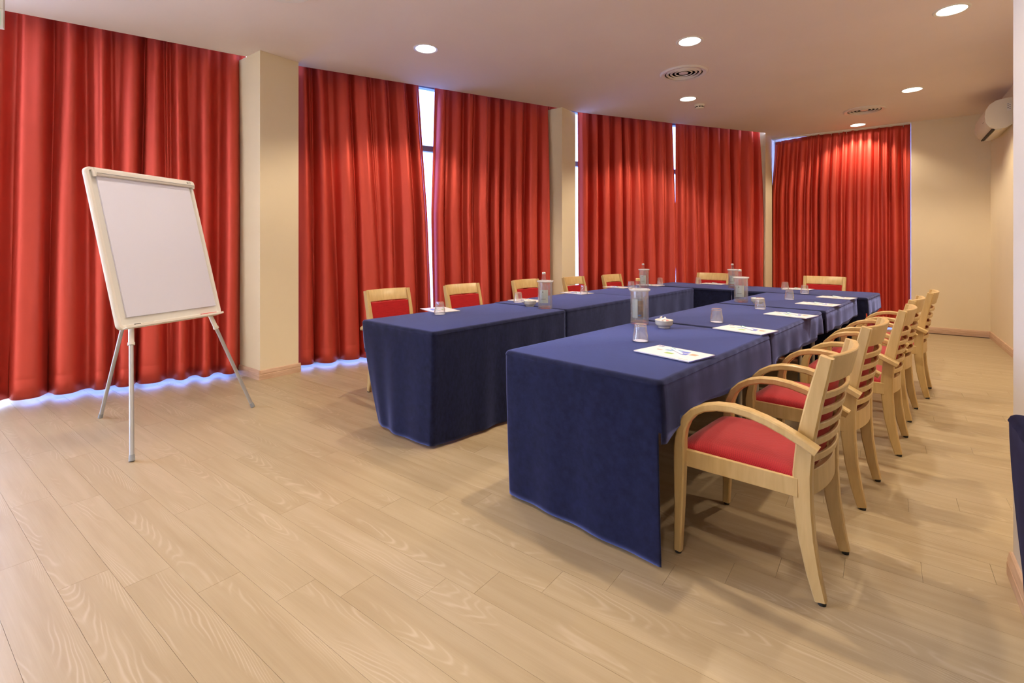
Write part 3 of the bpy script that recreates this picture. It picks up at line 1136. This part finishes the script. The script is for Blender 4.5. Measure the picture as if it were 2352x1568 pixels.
def make_chair():
    root = thing('armchair', '', 'chair', group='beech armchairs with red seats')
    # front legs running into the bent arms
    for s in (-1, 1):
        x = s * .266
        MB().sweep([(x, .242, .012), (x, .236, .2), (x, .233, .40), (x, .233, .45)], (1, 0, 0), [.0155, .018, .021, .021], [.015, .019, .024, .024], .3).build('front_leg', M['beech'], root)
        MB().lathe([(.012, 0), (.013, .012)], 12, x, .242).build('foot_pad', M['rubber'], root)
        arm = [(x, .233, .449), (x, .231, .48), (x, .222, .525), (x, .203, .567), (x, .172, .602), (x, .130, .628), (x, .080, .643),
               (x, .022, .649), (x, -.040, .644), (x, -.102, .630), (x, -.160, .610), (x, -.215, .586), (x, -.262, .562)]
        MB().sweep(arm, (1, 0, 0), [.021, .0215] + [.023] * 11, [.024, .022, .019, .017, .0155] + [.015] * 8, .35).build('arm', M['beech'], root)
        # rear leg and back post in one piece
        zs = [.012, .10, .22, .34, .45, .58, .72, .80, .885]
        MB().sweep([(s * (.203 + .018 * z / .9), post_y(z), z) for z in zs], (1, 0, 0), [.014, .0165, .018, .0185, .019, .0185, .018, .0175, .017],
                   [.019, .023, .027, .030, .031, .029, .026, .024, .021], .3).build('back_post', M['beech'], root)
        MB().lathe([(.013, 0), (.014, .012)], 12, s * .203, post_y(0)).build('foot_pad', M['rubber'], root)
        MB().sweep([(s * .251, .222, .400), (s * .221, -.19, .400)], (0, 0, 1), .0345, .011, .2).build('side_rail', M['beech'], root)
    MB().sweep([(-.25, .233, .400), (.25, .233, .400)], (0, 0, 1), .0345, .011, .2).build('front_rail', M['beech'], root)

    def curved(name, z0, z1, th, bow, half, mat, dy=0.0, n=14, edge=0.0):
        vs, fs = [], []
        zc = (z0 + z1) / 2
        rows = [(z0, 0), (z0 + .003, 1), (z1 - .003, 1), (z1, 0)]
        for i in range(n + 1):
            u = -1 + 2 * i / n
            x = u * half
            for fb in (1, -1):
                for (z, full) in rows:
                    t2 = th / 2 - (0 if full else .003)
                    if edge:
                        t2 = th / 2 * (1 - .8 * abs(u) ** 8) * (1 if full else .5)
                    yy = post_y(z) + dy - bow * (1 - u * u) + fb * t2
                    vs.append((x, yy, z))
        for i in range(n):
            a, b = i * 8, (i + 1) * 8
            for k in range(3):
                fs.append((a + k, b + k, b + k + 1, a + k + 1))
                fs.append((a + 4 + k, a + 5 + k, b + 5 + k, b + 4 + k))
            fs.append((a, a + 4, b + 4, b))
            fs.append((a + 3, b + 3, b + 7, a + 7))
        for a in (0, n * 8):
            fs.append((a, a + 1, a + 2, a + 3, a + 7, a + 6, a + 5, a + 4))
        return MB().add(vs, fs).build(name, mat, root, 40)

    curved('top_rail', .787, .889, .021, .036, .208, M['beech'], -.006)
    g, sl = .0318, .0270
    z = .458 + g
    for k in range(5):
        curved('slat', z, z + sl, .013, .036, .206, M['beech'], -.012)
        z += sl + g
    curved('back_rail', .366, .458, .020, .030, .208, M['beech'], -.006)
    curved('back_pad', .470, .780, .026, .020, .197, M['backpad'], .018, 14, 1)
    # domed seat cushion
    vs, fs = [], []
    nu, nv = 20, 20
    for a in range(nu + 1):
        for b in range(nv + 1):
            u, v = -1 + 2 * a / nu, -1 + 2 * b / nv
            uu = math.copysign(1 - (1 - abs(u)) ** 1.6, u)
            vv = math.copysign(1 - (1 - abs(v)) ** 1.6, v)
            y = .028 + .226 * vv
            hw = .222 + .026 * (vv + 1) / 2
            x = hw * uu
            e = (max(0, 1 - abs(uu) ** 4.0)) ** .55 * (max(0, 1 - abs(vv) ** 4.0)) ** .55
            dome = .012 * (1 - uu * uu) * (1 - vv * vv)
            vs.append((x, y, .434 + .040 * e + dome))
    for a in range(nu):
        for b in range(nv):
            fs.append((a * (nv + 1) + b, (a + 1) * (nv + 1) + b, (a + 1) * (nv + 1) + b + 1, a * (nv + 1) + b + 1))
    per = [a * (nv + 1) for a in range(nu + 1)] + [nu * (nv + 1) + b for b in range(1, nv + 1)] + [a * (nv + 1) + nv for a in reversed(range(nu))] + [b for b in reversed(range(1, nv))]
    o0 = len(vs)
    for i in per:
        vs.append((vs[i][0] * .985, vs[i][1] * .985, .405))
    m = len(per)
    for i in range(m):
        fs.append((per[i], per[(i + 1) % m], o0 + (i + 1) % m, o0 + i))
    fs.append(tuple(o0 + i for i in range(m)))
    MB().add(vs, fs).build('seat_cushion', M['waffle'], root, 50)
    return root


proto = make_chair()
# front of a chair is +y of its own frame
CH = []
for k, (bx, by, rz) in enumerate([(-.150, 2.262, 0), (-.052, 3.128, 1.0), (.098, 4.010, -.8), (.178, 4.795, .8), (.314, 5.590, -1.5)]):
    ang = math.pi / 2 - math.radians(6.8 + rz)     # facing -x
    f = Vector((-math.sin(ang), math.cos(ang), 0))
    c = Vector((bx, by, 0)) + f * .262
    CH.append((c, ang, ['beech armchair with red seat, right row, nearest the camera', 'beech armchair with red seat, right row, second from the camera',
                        'beech armchair with red seat, right row, third from the camera', 'beech armchair with red seat, right row, fourth from the camera',
                        'beech armchair with red seat, right row, farthest from the camera'][k]))
for k, (tx, ty, rz) in enumerate([(-3.61, 2.90, 0), (-3.475, 3.745, 1), (-3.36, 4.71, 0), (-3.185, 5.525, -1), (-3.02, 6.29, 1)]):
    ang = -math.pi / 2 - math.radians(4 + rz)
    f = Vector((-math.sin(ang), math.cos(ang), 0))
    c = Vector((tx, ty, 0)) + f * .285
    CH.append((c, ang, ['beech armchair facing right, left row, nearest the camera', 'beech armchair facing right, left row, second, beside the bright gap',
                        'beech armchair facing right, left row, third from the camera', 'beech armchair facing right, left row, fourth, before the middle column',
                        'beech armchair facing right, left row, farthest from the camera'][k]))
for (tx, ty, rz, lb) in ((-1.985, 7.53, 0, 'beech armchair behind the far cross tables, left of two'), (-.61, 7.55, 0, 'beech armchair behind the far cross tables, before the rear curtain')):
    ang = math.pi - math.radians(7 + rz)
    f = Vector((-math.sin(ang), math.cos(ang), 0))
    c = Vector((tx, ty, 0)) + f * .285
    CH.append((c, ang, lb))
for i, (c, ang, lb) in enumerate(CH):
    place(proto if i == 0 else copy_tree(proto), c, ang, lb)


# ------------------------------------------------------------------ things on the tables
TOP = TZ + .0073


def make_tumbler():
    seg = 72
    outer = [(.0001, .094), (.026, .094), (.0325, .0925), (.0338, .088), (.0355, .072), (.0380, .044), (.0405, .036), (.0432, .010), (.0440, .002), (.0436, 0)]
    inner = [(.0412, 0), (.0408, .010), (.0385, .034), (.0355, .046), (.0325, .070), (.0300, .080), (.018, .083), (.0001, .0832)]
    prof = outer + inner

    def mod(i, k):
        if 2 <= k <= 5:
            return 1.0 - .075 * (0.5 + 0.5 * math.cos(2 * math.pi * i / seg * 12)) ** 2 * (1.0 if k < 5 else .6)
        return 1.0
    mb = MB().lathe(prof, seg, rmod=mod)
    o = mb.build('tumbler', M['tumbler'], None, 50)
    MB().lathe([(.0001, 0), (.0402, 0), (.0402, .0004), (.0001, .0004)], 32).build('paper_disc', M['paper'], o, 0)
    return tag(o, '', 'glass', 'upturned water tumblers')


tproto = make_tumbler()
GL = [((1010, 724), 'upturned glass tumbler, left row, nearest the camera'),
      ((1190, 697), 'upturned glass tumbler beside the bowl on the left row'),
      ((1341, 678), 'upturned glass tumbler, left row, before the fourth chair'),
      ((1450, 666), 'upturned glass tumbler seen just left of the gold bottle cap'),
      ((1516, 656), 'upturned glass tumbler just right of the far left cooler'),
      ((1604, 655), 'upturned glass tumbler at the far left corner of the tables'),
      ((1471, 785), 'upturned glass tumbler in front of the nearest wine cooler'),
      ((1646, 742), 'upturned glass tumbler beside the second right notepad'),
      ((1746, 712), 'upturned glass tumbler in front of the farthest sweets bowl'),
      ((1813, 690), 'upturned glass tumbler beside the fourth right notepad'),
      ((1848, 677), 'upturned glass tumbler beside the fifth right notepad'),
      ((1803, 668), 'upturned glass tumbler before the rear armchair, farthest on the right')]
for i, ((px, py), lb) in enumerate(GL):
    o = tproto if i == 0 else copy_tree(tproto)
    x, y = at(px, py - 3, TOP)
    o.location = (x, y, TOP)
    o['label'] = lb


def make_cooler():
    root = thing('bottle_cooler', '', 'cooler', group='clear acrylic bottle coolers')
    MB().lathe([(.0001, .0), (.058, .0), (.0605, .004), (.0605, .225), (.057, .225), (.057, .012), (.0001, .010)], 44).build('outer_wall', M['acrylic'], root, 50)
    MB().lathe([(.0001, .014), (.050, .014), (.052, .018), (.0525, .222), (.050, .222), (.0495, .020), (.0001, .017)], 44).build('inner_wall', M['acrylic'], root, 50)
    MB().lathe([(.049, .222), (.056, .2215), (.066, .222), (.0705, .226), (.072, .231), (.0705, .236), (.066, .238), (.054, .237), (.049, .234)], 44, close=True).build('rim', M['acrylic_rim'], root, 60)
    return root


def make_bottle(gold):
    root = thing('water_bottle', '', 'bottle', group='water bottles in coolers')
    MB().lathe([(.0001, .002), (.030, .0), (.0345, .004), (.035, .010), (.035, .145), (.0345, .160), (.031, .185), (.0225, .215), (.0155, .240), (.0135, .255), (.0135, .262), (.0155, .264), (.0155, .270), (.0125, .272)], 32).build('glass_body', M['bottle'], root, 50)
    MB().lathe([(.0145, .272), (.0152, .274), (.0152, .288), (.0135, .290), (.0001, .2905)], 24).build('cap', M['cap_gold'] if gold else M['cap'], root)

    def wrap(name, a0, a1, z0, z1, mat, r=.0356):
        n = 20
        vs, fs = [], []
        for i in range(n + 1):
            a = a0 + (a1 - a0) * i / n
            for rr in (r, r + .0004):
                for z in (z0, z1):
                    vs.append((rr * math.cos(a), rr * math.sin(a), z))
        for i in range(n):
            p, q = i * 4, i * 4 + 4
            fs += [(p, q, q + 1, p + 1), (p + 2, p + 3, q + 3, q + 2), (p + 1, q + 1, q + 3, p + 3), (p, p + 2, q + 2, q)]
        fs += [(0, 1, 3, 2), (n * 4, n * 4 + 2, n * 4 + 3, n * 4 + 1)]
        return MB().add(vs, fs).build(name, mat, root)
    R_ = math.radians
    if gold:
        wrap('label', R_(180), R_(269), .025, .150, M['label'])
        b = wrap('brown_label', R_(-88), R_(-6), .030, .140, M['label_brown'], .0358)
        b['label'] = 'brown side label'
        wrap('blue_band', R_(-86), R_(-50), .036, .048, M['label_blue'], .0364)
    else:
        wrap('label', R_(150), R_(360), .030, .140, M['label'])
        wrap('printed_mark', R_(-112), R_(-98), .118, .128, M['label_mark'], .0362)
        for k in range(5):
            wrap('printed_line', R_(-128 + 13 * k), R_(-119 + 13 * k), .060, .067, M['label_mark'], .0362)
    return root


cproto, bproto, bgold = make_cooler(), make_bottle(False), make_bottle(True)
CO = [((1469, 748), True, 'nearest clear bottle cooler, behind a tumbler', 'water bottle with gold cap and brown label in the nearest cooler'),
      ((1252, 713), False, 'clear bottle cooler on the left row beside the white bowl', 'water bottle in the cooler on the left row'),
      ((1479, 665), False, 'clear bottle cooler at the far end of the left row', 'water bottle in the cooler at the far end of the left row'),
      ((1684, 666), False, 'farther of the two overlapping clear coolers at the back', 'water bottle in the farther of two overlapping coolers'),
      ((1702, 698), False, 'nearer of the two overlapping clear coolers on the right row', 'water bottle in the nearer of two overlapping coolers')]
first = True
for i, ((px, py), gold, lc, lb) in enumerate(CO):
    x, y = at(px, py - 5, TOP)
    a = math.atan2(y, x)
    place(cproto if i == 0 else copy_tree(cproto), (x, y, TOP), 0, lc)
    if gold:
        bt_ = bgold
    elif first:
        bt_, first = bproto, False
    else:
        bt_ = copy_tree(bproto)
    off = -.012 if gold else -.011
    # label faces the open side towards the camera
    place(bt_, (x + off * RT[0], y + off * RT[1], TOP + .0178), a - math.pi / 2 + (0 if not gold else 0), lb)


def make_bowl():
    MBp = [(.0001, .006), (.030, .006), (.034, .0), (.037, .0), (.040, .012), (.0505, .018), (.0545, .024), (.0555, .044), (.0570, .046), (.0570, .050), (.0550, .051), (.0520, .049), (.0510, .026), (.040, .014), (.0001, .011)]
    o = MB().lathe(MBp, 40).build('sweets_bowl', M['china'], None, 50)
    return tag(o, '', 'bowl', 'small white china bowls of sweets')


def make_candy(mat):
    mb = MB().lathe([(.0001, -.020), (.008, -.021), (.010, -.017), (.0025, -.011), (.006, -.008), (.0085, 0), (.006, .008), (.0025, .011), (.010, .017), (.008, .021), (.0001, .020)], 14)
    return mb.mesh('wrapped_sweet', mat, 40)


cm = {'pink': make_candy(M['candy_pink']), 'white': make_candy(M['candy_white'])}
bproto2 = make_bowl()
BO = [((1525, 755), 'white sweets bowl beside the nearest cooler', ['pink', 'white', 'pink', 'white', 'white'], 'right'),
      ((1217, 706), 'white sweets bowl on the left row', ['white', 'white', 'white', 'white'], 'left'),
      ((1740, 700), 'white sweets bowl half hidden behind a tumbler on the right row', ['white', 'white', 'white'], 'far')]
rg = random.Random(2)
for i, ((px, py), lb, cs, nm) in enumerate(BO):
    o = bproto2 if i == 0 else bproto2.copy()
    if i:
        C.objects.link(o)
    x, y = at(px, py - 3, TOP)
    o.location = (x, y, TOP)
    o['label'] = lb
    for k, c_ in enumerate(cs):
        s = bpy.data.objects.new('wrapped_sweet', cm[c_])
        C.objects.link(s)
        a = k * 2.4 + i
        lift = .036 + (.017 if k >= 3 else 0) + (.012 if (i == 0 and k == 1) else 0)
        s.location = (x + .021 * math.cos(a) * (1 if k < 3 else .3), y + .021 * math.sin(a) * (1 if k < 3 else .3), TOP + lift)
        s.rotation_euler = (rg.uniform(1.0, 1.9) if not (i == 0 and k == 1) else .5, rg.uniform(-.4, .4), rg.uniform(0, 6))
        tag(s, {'pink': 'pink wrapped sweet', 'white': 'white wrapped sweet'}[c_] + {'right': ' in the bowl beside the nearest cooler', 'left': ' in the bowl on the left row', 'far': ' in the bowl half hidden behind a tumbler'}[nm],
            'sweet', c_ + ' sweets, ' + nm + ' bowl')


def make_pad():
    root = thing('notepad', '', 'notepad', group='white notepads on the tables')
    MB().box(-.155, .152, -.108, .108, 0, .0045, .0008).build('pages', M['paper'], root)
    MB().box(-.156, .154, -.109, .109, .0046, .0054, 0).build('cover', M['pad_white'], root)
    MB().box(.1525, .1565, -.1085, .1085, .0, .0053, .0008).build('spine', M['pad_blue'], root)
    z0, z1 = .0054, .0056

    def pr(name, x0, x1, y0, y1, mat):
        MB().box(x0, x1, y0, y1, z0, z1).build(name, mat, root, 0)
    pr('logo', -.146, -.116, .078, .102, M['print_navy'])
    MB().box(-.138, -.134, .083, .097, z1, z1 + .0001).build('logo_stroke', M['pad_white'], root, 0)
    MB().box(-.128, -.124, .083, .097, z1, z1 + .0001).build('logo_stroke', M['pad_white'], root, 0)
    MB().box(-.134, -.128, .0885, .0915, z1, z1 + .0001).build('logo_stroke', M['pad_white'], root, 0)
    pr('blue_block', -.066, -.028, .018, .046, M['print_sky'])
    pr('blue_block', -.026, .012, .048, .074, M['print_sky'])
    pr('blue_block', .014, .056, .034, .066, M['print_blue'])
    pr('blue_block', .034, .070, -.006, .024, M['print_blue'])
    pr('green_block', -.028, .014, -.040, -.012, M['print_green'])
    pr('photo_strip', .076, .110, .010, .046, M['print_tan'])
    pr('photo_strip', -.102, -.072, .006, .018, M['print_tan'])
    pr('text_line', .082, .132, -.088, -.085, M['print_tan'])
    return root


def make_pen():
    root = thing('ballpoint_pen', '', 'pen', group='pens on the notepads')
    MB().tube([(-.062, 0, 0), (-.055, 0, 0), (.045, 0, 0), (.058, 0, 0), (.066, 0, 0)], [.0045, .0052, .0052, .0040, .0012], 12).build('barrel', M['pen_white'], root)
    MB().tube([(-.072, 0, 0), (-.0622, 0, 0)], .0032, 10).build('push_button', M['pen_green'], root)
    MB().box(-.058, -.018, -.0012, .0012, .0052, .0070).build('clip', M['pen_green'], root)
    return root


pproto, penproto = make_pad(), make_pen()
D = math.radians
PADS = [((1547, 812), D(-15), 'white notepad, right row, nearest the camera', 0), ((1711, 758), D(-15), 'white notepad, right row, second from the camera', 0),
        ((1816, 724), D(-15), 'white notepad, right row, third from the camera', 0), ((1879, 699), D(-13), 'white notepad, right row, fourth from the camera', 0),
        ((1921, 684), D(-12), 'white notepad, right row, fifth, near the table corner', 0), ((1832, 664), D(-8), 'white notepad on the far cross table before the rear armchair', 1),
        ((1010, 712), D(160), 'white notepad, left row, nearest the camera', 1), ((1210, 691), D(172), 'white notepad, left row, second from the camera', 1),
        ((1325, 673), D(170), 'white notepad, left row, third from the camera', 1), ((1418, 660), D(172), 'white notepad, left row, fourth from the camera', 1),
        ((1494, 655), D(172), 'white notepad, left row, behind the far cooler', 1), ((1640, 652), D(-8), 'white notepad on the far cross table, left of the overlapping coolers', 1)]
for i, ((px, py), rz, lb, kind) in enumerate(PADS):
    x, y = at(px, py, TOP)
    place(pproto if i == 0 else copy_tree(pproto), (x, y, TOP), rz, lb)
    pn = penproto if i == 0 else copy_tree(penproto)
    ca, sa = math.cos(rz), math.sin(rz)
    ox, oy = (.005, .022)
    place(pn, (x + ox * ca - oy * sa, y + ox * sa + oy * ca, TOP + .0111), rz + D(-34), lb.replace('white notepad', 'white pen on the notepad'))

# ------------------------------------------------------------------ flip chart
fb = Vector((-3.551, .975, 0))
fc = Vector((-3.991, 1.884, 0))
e = (fc - fb).normalized()
e = Matrix.Rotation(D(-4), 3, 'Z') @ e
n0 = Vector((e.y, -e.x, 0))
mid = (fb + fc) / 2 + n0 * .05
root = thing('flip_chart', 'white flip chart easel with blank paper standing before the red curtain', 'flip chart', (mid.x, mid.y, 0), math.atan2(e.y, e.x))
# own frame: x along the board, -y towards the viewer, z up; the board leans back by 16 degrees
TL = Matrix.Rotation(D(-16), 4, 'X')
x0, x1, z0, z1 = -.437, .327, .785, 1.852


def bd(mb, *a, bev=0.0):
    return mb.box(*a, bev, TL)


def rounded_board(xa, xb, za, zb, r, ya, yb, hole=None):
    pts = []
    for (cx, cz, a0) in ((xb - r, zb - r, 0), (xa + r, zb - r, 90), (xa + r, za + r, 180), (xb - r, za + r, 270)):
        for k in range(7):
            a = D(a0 + 15 * k)
            pts.append((cx + r * math.cos(a), cz + r * math.sin(a)))
    n = len(pts)
    vs = [TL @ Vector((x, y, z)) for y in (ya, yb) for x, z in pts]
    fs = [tuple(range(n)), tuple(reversed(range(n, 2 * n)))] + [(i, (i + 1) % n, n + (i + 1) % n, n + i) for i in range(n)]
    return MB().add(vs, fs)


def rounded_frame(xa, xb, za, zb, r, wdt, ya, yb):
    def loop(d, rr):
        pts = []
        for (cx, cz, a0) in ((xb - d - rr, zb - d - rr, 0), (xa + d + rr, zb - d - rr, 90), (xa + d + rr, za + d + rr, 180), (xb - d - rr, za + d + rr, 270)):
            for k in range(7):
                a = D(a0 + 15 * k)
                pts.append((cx + rr * math.cos(a), cz + rr * math.sin(a)))
        return pts
    lo, li = loop(0, r), loop(wdt, max(.004, r - wdt))
    lm = loop(.005, r - .005)
    ln = loop(wdt - .005, max(.006, r - wdt + .005))
    n = len(lo)
    rings = [(lo, yb), (lo, ya + .006), (lm, ya), (ln, ya), (li, ya + .006), (li, yb)]
    vs = [TL @ Vector((x, y, z)) for pts, y in rings for x, z in pts]
    fs = []
    for k in range(6):
        k2 = (k + 1) % 6
        for i in range(n):
            j = (i + 1) % n
            fs.append((k * n + i, k * n + j, k2 * n + j, k2 * n + i))
    return MB().add(vs, fs)


rounded_board(x0 + .006, x1 - .006, z0 + .006, z1 - .006, .028, -.004, .010).build('board', M['board'], root)
rounded_frame(x0, x1, z0, z1, .034, .026, -.014, .014).build('frame', M['frame_white'], root, 50)
pad = bd(MB(), x0 + .063, x1 - .040, z0 + .0, z0 + .0, 0, 0) if False else None
bd(MB(), x0 + .060, x1 - .042, -.016, -.0045, z0 + .072, z1 - .045, bev=.001).build('paper_pad', M['paper'], root)
cl = MB()
cl.add([TL @ Vector(p) for p in [(xx, y_, z_) for xx in (x0 + .050, x1 - .004) for (y_, z_) in ((-.0165, z1 - .062), (-.030, z1 - .060), (-.034, z1 - .045), (-.030, z1 - .020), (-.018, z1 - .006), (-.0145, z1 - .004))]],
       [(i, i + 1, 7 + i, 6 + i) for i in range(5)] + [(5, 0, 6, 11), (0, 1, 2, 3, 4, 5)[::-1], (6, 7, 8, 9, 10, 11)])
clamp = cl.build('clamp_bar', M['frame_white'], root, 30)
bd(MB(), x0 + .052, x1 - .006, -.0352, -.0325, z1 - .0475, z1 - .0455).build('clamp_groove', M['grey_plastic'], clamp, 0)
bd(MB(), x1 - .066, x1 - .036, -.0335, -.0315, z1 - .036, z1 - .024).build('name_plate', M['black_ink'], clamp, 0)
for k, (a_, b_) in enumerate(((.0015, .006), (.009, .0285))):
    bd(MB(), x1 - .066 + a_, x1 - .066 + b_, -.0342, -.0335, z1 - .033, z1 - .027).build('plate_mark', M['frame_white'], clamp, 0)
for xx in (x0 + .044, x1 - .012):
    bd(MB(), xx - .010, xx + .010, -.028, -.014, z1 - .070, z1 - .022, bev=.005).build('clamp_knob', M['frame_white'], root)
# pen tray along the bottom edge
tray = MB()
bd(tray, x0 + .02, x1 - .02, -.046, -.0142, z0 + .002, z0 + .006)
bd(tray, x0 + .02, x1 - .02, -.050, -.046, z0 + .002, z0 + .016)
tray.build('pen_tray', M['frame_white'], root, 0)
# legs
inv = Matrix.Rotation(-math.atan2(e.y, e.x), 3, 'Z')


def loc(v):
    return inv @ (Vector(v) - mid)


ft = loc(fb)
ftc = loc(fc)
fra = loc((-4.643, 1.082, 0))
jl = TL @ Vector((x0 + .10, .03, z0 - .02))
jr = TL @ Vector((x1 - .06, .03, z0 - .02))
hub = TL @ Vector(((x0 + x1) / 2 - .04, .05, z0 + .62))
for foot, top, up in ((ft, jl, .03), (ftc, jr, .03), (fra, hub, 0)):
    foot = Vector(foot)
    top = Vector(top)
    d = (foot - top).normalized()
    sl = top + d * (.07 if top is not hub else .95)
    MB().tube([top - d * .02, sl], .0155, 14).build('leg_sleeve', M['frame_white'], root)
    MB().tube([sl - d * .005, sl + d * .012], .019, 14).build('leg_collar', M['frame_white'], root)
    MB().tube([sl, foot - d * .02], .0125, 14).build('leg', M['alu_leg'], root)
    MB().tube([foot - d * .035 + Vector((0, 0, .004)), foot + Vector((0, 0, .004))], [.0145, .0155], 14).build('foot_cap', M['grey_plastic'], root)
MB().box((x0 + x1) / 2 - .09, (x0 + x1) / 2 + .03, .016, .050, z0 + .55, z0 + .69, .004, TL).build('hub', M['frame_white'], root)
MB().tube([jl, TL @ Vector(((x0 + x1) / 2 - .06, .03, z0 + .62))], .012, 10).build('rear_strut', M['frame_white'], root)
MB().tube([jr, TL @ Vector(((x0 + x1) / 2 + .0, .03, z0 + .62))], .012, 10).build('rear_strut', M['frame_white'], root)
# markers lying in the tray
RZ = math.atan2(e.y, e.x)


def marker(xa, label, body, cap):
    r = thing('marker_pen', label, 'marker', (mid.x, mid.y, 0), RZ, 'markers in the easel tray')
    y, z = -.034, z0 + .0145
    MB().tube([TL @ Vector((xa, y, z)), TL @ Vector((xa + .034, y, z))], .0085, 14).build('cap', cap, r)
    MB().tube([TL @ Vector((xa + .034, y, z)), TL @ Vector((xa + .128, y, z)), TL @ Vector((xa + .132, y, z))], [.0078, .0078, .005], 14).build('barrel', body, r)
    MB().tube([TL @ Vector((xa + .045, y, z + .0022)), TL @ Vector((xa + .125, y, z + .0022))], .0060, 10).build('stripe', cap, r)
    return r


marker(x0 + .085, 'black capped marker at the left of the easel tray', M['white_plastic'], M['black_ink'])
marker(x1 - .20, 'red marker at the right of the easel tray', M['red_ink'], M['red_ink'])

# ------------------------------------------------------------------ air conditioner
ya, yb = 8.08, 8.90
root = thing('air_conditioner', 'ivory split air conditioner high on the right wall', 'air conditioner', (RIGHT_X, ya, 0))
prof = [(0, 2.70), (-.06, 2.665), (-.14, 2.662), (-.195, 2.69), (-.228, 2.75), (-.236, 2.82), (-.228, 2.89), (-.195, 2.955), (-.14, 2.995), (-.06, 3.012), (0, 3.015)]


def extr(pr_, y0_, y1_):
    n = len(pr_)
    vs = [(x, y, z) for y in (y0_, y1_) for x, z in pr_]
    return MB().add(vs, [tuple(range(n)), tuple(reversed(range(n, 2 * n)))] + [(i, (i + 1) % n, n + (i + 1) % n, n + i) for i in range(n)])


extr(prof, 0, yb - ya).build('casing', M['ac_plastic'], root, 40)
extr([(x * 1.004 - .0005, 2.84 + (z - 2.84) * 1.004) for x, z in prof if x < -.05], -.004, .012).build('end_cap', M['ac_plastic'], root, 40)
MB().box(-.176, -.150, .02, yb - ya - .02, 2.655, 2.668, 0, None).build('air_slot', M['dark'], root, 0)
MB().box(-.145, -.085, .02, yb - ya - .02, 2.652, 2.662, .002).build('louvre', M['ac_plastic'], root)
MB().box(-.236, -.2345, .1, .16, 2.77, 2.775).build('indicator', M['dark'], root, 0)
st = MB().box(-.048, -.012, -.0046, -.004, 2.86, 2.95).build('sticker', M['white_plastic'], root, 0)
for k in range(6):
    MB().box(-.045 + (k % 2) * .016, -.031 + (k % 2) * .016, -.0052, -.0046, 2.935 - .011 * k, 2.942 - .011 * k).build('printed_line', M['ac_print'], st, 0)
